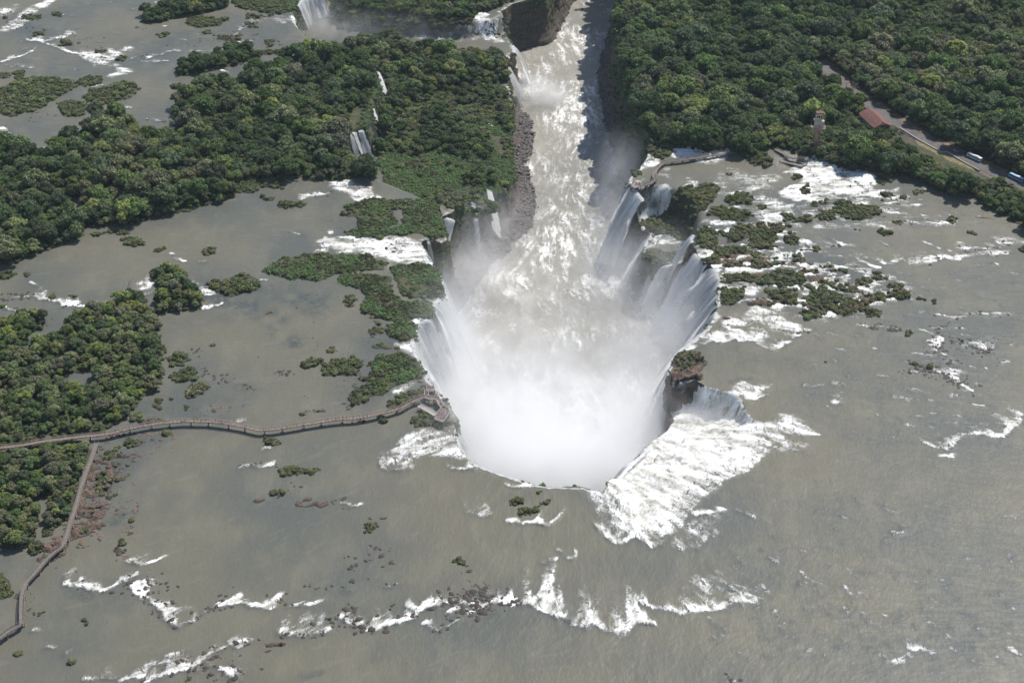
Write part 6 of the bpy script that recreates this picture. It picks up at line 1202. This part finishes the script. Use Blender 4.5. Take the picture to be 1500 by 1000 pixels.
def person(x, y, z, wherelab, face=None, pose=None):
    a = random.choices(range(8), [30,12,10,14,8,10,5,11])[0]; b = random.randrange(3); pose = random.choice((0,0,1)) if pose is None else pose
    o = link(bpy.data.objects.new('person', PEOPLE[pose,a,b])); o.location = (x,y,z+(.02 if pose < 2 else 0)); o.rotation_euler = (0,0,random.uniform(0,6.28) if face is None else face+random.uniform(-.5,.5)); k = random.uniform(.92,1.05); o.scale = (k,k,k)
    tag(o, 'person in %s top and %s trousers %s' % (TOPS[a][0], LEGS[b][0], wherelab), 'person', 'visitors on the walkways')
P_, s_ = resample(WA, .5); pp = np.array([proj(a,b,3.2) for a,b in P_])
for _ in range(110):
    x = random.choices([(150,240),(240,330),(330,420),(420,530),(530,620)], [20,26,22,22,18])[0]; x = random.uniform(*x); i = int(np.argmin(np.abs(pp[:,0]-x))); j = min(i+1, len(P_)-1); d = P_[j]-P_[i]; d /= np.linalg.norm(d)+1e-6; q = P_[i]+np.array([d[1],-d[0]])*random.uniform(-.9,.9)
    wl = 'on the long walkway by the forest' if x < 210 else 'on the long walkway left of its bend' if x < 380 else 'on the long walkway right of its bend' if x < 540 else 'on the long walkway near the platforms'
    person(q[0], q[1], 3.2, wl, math.atan2(d[1],d[0])+random.choice((-1,1))*math.pi/2)
def fillpoly(W3, z, n, lab):
    A_ = np.array(W3); c = A_.mean(0); A2 = c+(A_-c)*.9; k = 0; lo, hi = A2.min(0), A2.max(0); put = []
    for _ in range(4000):
        q = np.array([random.uniform(lo[0],hi[0]), random.uniform(lo[1],hi[1])])
        if inpoly(np.array([q[0]]), np.array([q[1]]), A2)[0] and all(np.hypot(*(q-e)) > .75 for e in put): put.append(q); person(q[0], q[1], z, lab); k += 1
        if k >= n: break
for W3, z, n, lab in plats: fillpoly(W3, z, n, lab)
for L9, z, n, lab in ((lp, zp, 20, 'on the short bent walkway by the platform'), (lq, zp+.1, 3, 'on the ramp to the small upper platform'), (wr, 2.6, 16, 'on the curved walkway over the right rapids')):
    P9, s9 = resample(np.array(L9), .5)
    for _ in range(n): i = random.randrange(len(P9)); person(P9[i,0]+random.uniform(-.7,.7), P9[i,1]+random.uniform(-.5,.5), z, lab)
# ---------------------------------------------------------------- lookout tower
m_brick = simple('brown tower concrete', (.30,.20,.15), .85, 0, .3, .8); m_cream = simple('cream wall', (.46,.39,.33), .8, 0, .12, .6); m_tile, t, p = newmat('red roof tiles')
wv = t.new('ShaderNodeTexWave'); t.set(wv.inputs['Vector'], t.obj()); wv.inputs['Scale'].default_value = 1.3; wv.inputs['Distortion'].default_value = .6; n = t.noise(t.obj(), .6, 5); c = t.mix(t.ramp(n,.3,.7), (.13,.060,.048), (.24,.115,.090)); c = t.mix(t.math('MULTIPLY', wv.outputs['Fac'], .35), c, (.10,.04,.03)); t.set(p.inputs['Base Color'], c); p.inputs['Roughness'].default_value = .85
m_glass = simple('dark window glass', (.03,.04,.05), .1, 0, .1)
b = un(1193,226,0); T_ = empty('lookout_tower', (b[0],b[1],0))
q = MB(); q.box((-.5,0,8),(3.2,3.2,17)); q.box((2.2,.4,7.5),(1.0,1.0,16)); q.build('shaft', m_brick, T_)
q = MB(); q.box((0,-.3,16.6),(14.5,8.0,.6)); q.build('deck', m_brick, T_)
q = MB()
for sx_ in (-7.1,7.1): q.bar((sx_,-4.2,18),(sx_,3.6,18),.14); q.bar((sx_,-4.2,17.4),(sx_,3.6,17.4),.08)
q.bar((-7.1,-4.2,18),(7.1,-4.2,18),.14); q.bar((-7.1,-4.2,17.4),(7.1,-4.2,17.4),.08)
for i in range(13): q.bar((-7.1+i*1.183,-4.2,16.9),(-7.1+i*1.183,-4.2,18),.1)
q.build('railing', m_rail, T_)
q = MB(); q.box((-1.6,.6,19.0),(5.0,4.4,4.2)); q.box((3.4,.8,18.7),(4.0,4.0,3.6)); q.build('lower_room', m_cream, T_)
q = MB(); q.box((.6,.8,18.4),(.9,4.6,3.0)); q.build('doorway', m_glass, T_)
q = MB(); q.box((-1.5,.3,21.35),(7.6,5.6,.4)); q.box((3.4,.7,20.75),(4.8,4.8,.4)); q.build('terrace_slab', m_conc, T_)
q = MB(); q.box((-.3,.6,23.6),(6.6,4.6,4.2)); up_ = q.build('upper_room', m_cream, T_)
for k in range(3):
    q = MB(); q.box((-2.2+k*1.95,-1.74,23.7),(1.5,.12,1.6)); q.build('window', m_glass, T_)
q = MB(); q.box((-.3,.6,25.95),(7.6,5.6,.5)); q.build('roof', m_tile, T_)
q = MB(); q.tube((1.0,.6,26.2),(1.0,.6,31),.09,.05,6); q.build('mast', m_rail, T_)
T_.scale = (.72,.72,1.34)
tag(T_, 'tall brown lookout tower with cream cabin and railed deck, rising from the trees', 'tower')
for _ in range(9): person(b[0]+random.uniform(-4.5,4.5), b[1]-.3+random.uniform(-2.6,-1.7), 22.7, 'on the railed deck of the lookout tower')
# ---------------------------------------------------------------- red roofed building
b = un(1281,182,4); Bd = empty('visitor_building', (b[0],b[1],4), R(14)); hw, hl = 8.2, 14.0
q = MB(); q.box((0,0,2.0),(hw*1.7,hl*1.75,4.0)); q.build('wall', m_cream, Bd)
q = MB(); n_ = 9; ridge = []
for k in range(n_): y = -hl+2*hl*k/(n_-1); e = 1-abs(y/hl)**3*.25; ridge.append((y, hw*(1.0 if abs(y) < hl*.99 else .9), 8.6-.9*(y/hl)**2))
vs = []; fs = []
for k, (y, ww, rz9) in enumerate(ridge):
    vs += [(-ww,y,4.1),(-ww*.5,y,6.6+(rz9-8.6)*.6),(0,y+(1.2 if k == 0 else -1.2 if k == n_-1 else 0),rz9),(ww*.5,y,6.6+(rz9-8.6)*.6),(ww,y,4.1)]
for k in range(n_-1):
    for j in range(4): a_ = k*5+j; fs.append((a_, a_+1, a_+6, a_+5))
fs.append((0,1,2,3,4)); fs.append(tuple((n_-1)*5+j for j in (4,3,2,1,0)))
me = bpy.data.meshes.new('roof'); me.from_pydata(vs, [], fs); me.update(); mobj('roof', me, m_tile, Bd)
q = MB(); q.bar((0,-hl+1.2,8.0),(0,hl-1.2,8.0),.5,.4); 
for sx_ in (-1,1):
    for k in range(5): q.box((sx_*(hw-.5),-hl+1.5+k*(2*hl-3)/4,2),(.35,.35,4.0))
q.build('post', m_pier, Bd)
for k in range(3): q = MB(); q.box((-4.6+k*4.6,-hl*.875-.06,2.0),(2.2,.12,2.0)); q.build('window', m_glass, Bd)
tag(Bd, 'low building with a dull red tiled roof beside the road', 'building')
# ---------------------------------------------------------------- vehicles
m_tyre = simple('tyre rubber', (.02,.02,.02), .9); m_rim = simple('wheel rim', (.4,.4,.4), .4, .6); m_lampw = simple('headlamp glass', (.7,.7,.66), .2); m_lampr = simple('tail lamp', (.35,.02,.02), .3)
def bus(label, px, py, rz, mbody, mroof, mstripe, L=12.5):
    b = un(px, py, 4.35); o = empty('bus', (b[0],b[1],4.35), rz); w = 2.55
    prof = [(-L/2,.45),(-L/2,2.9),(-L/2+.25,3.25),(L/2-.5,3.25),(L/2-.12,2.7),(L/2,1.3),(L/2,.45)]; n = len(prof)
    vs = [(x,s*w/2*(1.0 if z < 3 else .93),z) for s in (-1,1) for x,z in prof]; fs = [tuple(range(n)), tuple(range(2*n-1,n-1,-1))]+[((i+1)%n, i, n+i, n+(i+1)%n) for i in range(n)]
    me = bpy.data.meshes.new('body'); me.from_pydata(vs, [], fs); me.update(); mobj('body', me, mbody, o)
    q = MB(); q.box((-.1,0,3.28),(L-1.0,w*.86,.08)); q.build('roof', mroof, o)
    q = MB(); q.box((-L*.18,0,3.47),(2.6,1.7,.30)); q.build('air_conditioner', m_white, o)
    for s in (-1,1):
        q = MB(); q.box((-.2,s*(w/2+.012),2.25),(L-1.3,.03,.85)); q.build('side_window', m_glass, o)
        q = MB(); q.box((0,s*(w/2+.014),1.25),(L-.8,.03,.30)); q.build('stripe', mstripe, o)
        q = MB(); q.bar((L/2-.1,s*1.2,2.6),(L/2+.3,s*1.45,2.5),.06); q.box((L/2+.3,s*1.48,2.3),(.1,.2,.45)); q.build('mirror', m_tyre, o)
        q = MB(); q.box((L/2-.02,s*.95,.85),(.12,.35,.25)); q.build('headlight', m_lampw, o); q = MB(); q.box((-L/2-.01,s*1.0,1.1),(.06,.28,.5)); q.build('tail_light', m_lampr, o)
        for x in (-L*.26, L*.30):
            q = MB(); q.tube((x,s*(w/2-.30),.5),(x,s*(w/2+.02),.5),.5,.5,16); ty = q.build('wheel', m_tyre, o); q = MB(); q.tube((x,s*(w/2+.02),.5),(x,s*(w/2+.05),.5),.28,.26,12); q.build('rim', m_rim, ty)
    q = MB(); q.poly([(L/2+.015,-w*.45,1.4),(L/2+.015,w*.45,1.4),(L/2-.10,w*.44,2.65),(L/2-.10,-w*.44,2.65)]); q.build('windscreen', m_glass, o)
    q = MB(); q.box((-L/2-.015,0,2.3),(.03,w*.8,.8)); q.build('rear_window', m_glass, o)
    q = MB(); q.box((L/2-1.2,-w/2-.02,1.5),(.9,.03,2.0)); q.build('door', m_glass, o)
    tag(o, label, 'bus', 'buses on the river road'); return o
m_bw = simple('white bus paint', (.66,.72,.74), .3, 0, .05); m_bb = simple('blue bus paint', (.12,.30,.48), .3, 0, .08); m_teal = simple('pale teal stripe', (.30,.52,.55), .3); m_sky = simple('light blue stripe', (.35,.55,.70), .3)
def roadang(px, py):
    c = np.array(un(px,py,4)[:2]); i = int(np.argmin([np.hypot(*(c-r)) for r in roadW])); i = min(max(i,1), len(roadW)-2); d = roadW[i+1]-roadW[i-1]; return math.atan2(d[1], d[0])
bus('white bus with dark windows on the road behind the low wall', 1427, 233, roadang(1427,233)+math.pi, m_bw, m_white, m_teal)
bus('blue bus with a light blue roof at the right edge, partly behind trees', 1488, 263, roadang(1488,263)+math.pi, m_bb, m_sky, m_bw)
def car(label, px, py, rz, col):
    b = un(px,py,4.35); o = empty('car', (b[0],b[1],4.35), rz); mp = simple(label[:12]+' paint', col, .3, .1, .05)
    prof = [(-2.1,.3),(-2.15,.85),(-1.9,1.0),(-1.35,1.45),(.35,1.48),(1.05,1.0),(2.0,.88),(2.15,.6),(2.12,.3)]; n = len(prof); vs = [(x,s*.86*(1 if z < 1.1 else .80),z) for s in (-1,1) for x,z in prof]
    me = bpy.data.meshes.new('body'); me.from_pydata(vs, [], [tuple(range(n)), tuple(range(2*n-1,n-1,-1))]+[((i+1)%n, i, n+i, n+(i+1)%n) for i in range(n)]); me.update(); mobj('body', me, mp, o)
    q = MB(); q.poly([(.42,-.68,1.44),(.42,.68,1.44),(1.07,.80,1.03),(1.07,-.80,1.03)]); q.build('windscreen', m_glass, o)
    for s in (-1,1):
        q = MB(); q.poly([(-1.2,s*.71,1.40),(.25,s*.71,1.40),(.8,s*.84,1.06),(-1.55,s*.84,1.06)][::s]); q.build('side_window', m_glass, o)
        for x in (-1.3,1.3): q = MB(); q.tube((x,s*.62,.32),(x,s*.88,.32),.32,.32,14); q.build('wheel', m_tyre, o)
    tag(o, label, 'car'); return o
car('white car behind the blue bus at the right edge of the road', 1503, 268, roadang(1500,270), (.7,.7,.7)); car('grey car parked in tree shade left of the white bus', 1399, 222, roadang(1399,222), (.35,.37,.40))
# ---------------------------------------------------------------- boat in the canyon
b = un(848,15,RIVER_Z); Bo = empty('inflatable_boat', (b[0],b[1],RIVER_Z+.3), R(200)); m_rub = simple('dark rubber', (.06,.05,.05), .6); m_or = simple('orange life jackets', (.55,.16,.08), .8)
q = MB()
for s in (-1,1):
    pts = [(-4,s*1.4,.5),(2,s*1.4,.5),(3.6,s*.9,.7),(4.6,0,.95)]
    for a_, c_ in zip(pts[:-1], pts[1:]): q.tube(a_, c_, .45, .42, 8)
q.build('tube', m_rub, Bo); q = MB(); q.box((-.3,0,.35),(7.4,2.4,.3)); q.build('floor', m_brick, Bo); q = MB(); q.box((-4.3,-.5,.8),(.5,.4,1.0)); q.box((-4.3,.5,.8),(.5,.4,1.0)); q.build('outboard_motor', m_tyre, Bo)
tag(Bo, 'small dark inflatable boat full of passengers in the far canyon river', 'boat')
for i in range(5):
    for s in (-.6,.6):
        v = Matrix.Rotation(R(200),3,'Z')@Vector((-2.6+i*1.2, s, 0)); person(b[0]+v.x, b[1]+v.y, RIVER_Z+.55, 'seated in the inflatable boat', R(200)-math.pi/2, 2)
# ---------------------------------------------------------------- palms and bare trees
m_frond = leaf_mat('palm fronds', (.03,.045,.015), (0.198,0.229,0.067))
fb = MB(); r_ = random.Random(5)
for k in range(22):
    a = k*2.399; el_ = r_.uniform(-.1,.8); L = r_.uniform(2.6,3.4); p0 = Vector((0,0,0)); d = Vector((math.cos(a)*math.cos(el_), math.sin(a)*math.cos(el_), math.sin(el_))); sd_ = Vector((-math.sin(a), math.cos(a), 0)); w_ = [.12,.42,.45,.3,.05]; pts = []
    for j in range(5): pts.append(p0.copy()); p0 = p0+d*L/4; d = (d+Vector((0,0,-.30))).normalized()
    for j in range(4):
        for s in (-1,1): q_ = [pts[j], pts[j]+sd_*s*w_[j]-Vector((0,0,.12)), pts[j+1]+sd_*s*w_[j+1]-Vector((0,0,.15)), pts[j+1]]; fb.poly(q_ if s > 0 else q_[::-1])
FR_M = fb.mesh('fronds', m_frond); tb = MB(); tb.tube((0,0,-.5),(.3,.1,8.4),.20,.13,8); TR_M = tb.mesh('trunk', m_bark)
for (px, py, lab) in [(1304,206,'slender palm nearest the red roofed building'),(1312,204,'tallest palm by the start of the low wall'),(1318,210,'palm leaning over the bushes by the low wall'),(1298,212,'palm in front of the red roofed building'),(1247,240,'lone palm on the shore below the red roofed building'),(1276,238,'small palm beside the rapids shore')]:
    b = un(px,py,4); o = empty('palm_tree', (b[0],b[1],3.9), random.uniform(0,6)); k = random.uniform(.85,1.15); o.scale = (k,k,k); tag(o, lab, 'palm tree', 'palms near the red roofed building'); f_ = link(bpy.data.objects.new('fronds', FR_M), o); f_.location = (.3,.1,8.4); link(bpy.data.objects.new('trunk', TR_M), o)
m_dead = simple('bleached bark', (.36,.32,.28), .9)
def bare(seed, name):
    r_ = random.Random(seed); q = MB()
    def br(p, d, L, rad, n):
        e = p+d*L; q.tube(p, e, rad, rad*.68, 6)
        if n == 0: return
        for _ in range(3 if n > 1 else 4): v = Vector((r_.gauss(0,.6), r_.gauss(0,.6), r_.gauss(.25,.3))); br(e, (d+v).normalized(), L*r_.uniform(.55,.78), rad*.62, n-1)
    br(Vector((0,0,-.5)), Vector((.05,0,1)).normalized(), 6.5, .34, 4); return q.mesh(name, m_dead)
for (px, py, lab) in [(1453,207,'bare pale branched tree standing above the white bus'),(1292,140,'bare greyish tree at the edge of the road clearing'),(1243,150,'bare pinkish tree left of the road clearing'),(188,428,'bare thin tree at the tip of the left forest')]:
    b = un(px,py,4 if px > 500 else 0); me = bare(int(px), 'branches'); o = link(bpy.data.objects.new('bare_tree', me)); o.location = (b[0],b[1],b[2]); k = 1.15 if px > 500 else .55; o.scale = (k,k,k); tag(o, lab, 'tree', 'leafless trees')
q = MB(); b = un(1440,319,0); q.tube((-5,1,.1),(4,-.6,.5),.28,.2,8); q.tube((4,-.6,.5),(7.5,-2.2,.3),.2,.08,7); q.tube((1,0,.3),(2.2,1.8,.7),.12,.05,6); q.tube((-2,.5,.2),(-3.4,-1.4,.6),.1,.04,6)
o = q.build('driftwood_log', m_dead); o.location = b; tag(o, 'long stranded driftwood log in shallow water near the right bank', 'log')
hb = bmesh.new(); bmesh.ops.create_cube(hb, size=1); hm = bpy.data.meshes.new('haze'); hb.to_mesh(hm); hb.free(); hm.transform(Matrix.Diagonal((3400,3400,1000,1))); ho = link(bpy.data.objects.new('haze', hm)); ho.location = (0,900,380)
m = bpy.data.materials.new('haze'); m.use_nodes = True; t = NT(m); t.n.clear(); v = t.new('ShaderNodeVolumeScatter'); v.inputs['Color'].default_value = (.72,.86,1,1); v.inputs['Density'].default_value = 2.6e-5; v.inputs['Anisotropy'].default_value = .1; t.l.new(v.outputs[0], t.new('ShaderNodeOutputMaterial').inputs['Volume']); hm.materials.append(m)
tag(ho, 'thin blue haze in the air over the river and the forest', 'haze', kind='stuff')
#%%PART6
# ---------------------------------------------------------------- camera, light
cam = bpy.data.cameras.new('camera'); co = link(bpy.data.objects.new('camera', cam)); co.location = (0,0,CH); co.rotation_euler = (R(90)-PITCH, 0, 0)
cam.sensor_width = 36; cam.lens = 36*FPX/1500; cam.clip_start = 1; cam.clip_end = 60000; scene.camera = co
az, el = R(38), R(54)      # the sun stands to the right and beyond the falls
sd = Vector((math.sin(az)*math.cos(el), math.cos(az)*math.cos(el), math.sin(el)))
sl = bpy.data.lights.new('sun', 'SUN'); sl.energy = 4.9; sl.angle = R(.5); sl.color = (1.0,.955,.89)
so = link(bpy.data.objects.new('sun', sl)); so.rotation_euler = sd.to_track_quat('Z','Y').to_euler(); so.location = (0,0,900)
w = bpy.data.worlds.new('World'); scene.world = w; w.use_nodes = True; nt = w.node_tree
sky = nt.nodes.new('ShaderNodeTexSky'); sky.sky_type = 'NISHITA'; sky.sun_disc = False; sky.sun_elevation = el; sky.sun_rotation = az; sky.altitude = 300
bg = nt.nodes['Background']; bg.inputs['Strength'].default_value = .12; nt.links.new(sky.outputs[0], bg.inputs['Color'])
scene.view_settings.view_transform = 'Standard'; scene.view_settings.look = 'None'; scene.view_settings.exposure = 0; scene.view_settings.gamma = 1
scene.cycles.volume_bounces = 14; scene.cycles.max_bounces = 16; scene.cycles.diffuse_bounces = 3; scene.cycles.glossy_bounces = 2; scene.cycles.transparent_max_bounces = 24; scene.cycles.transmission_bounces = 2
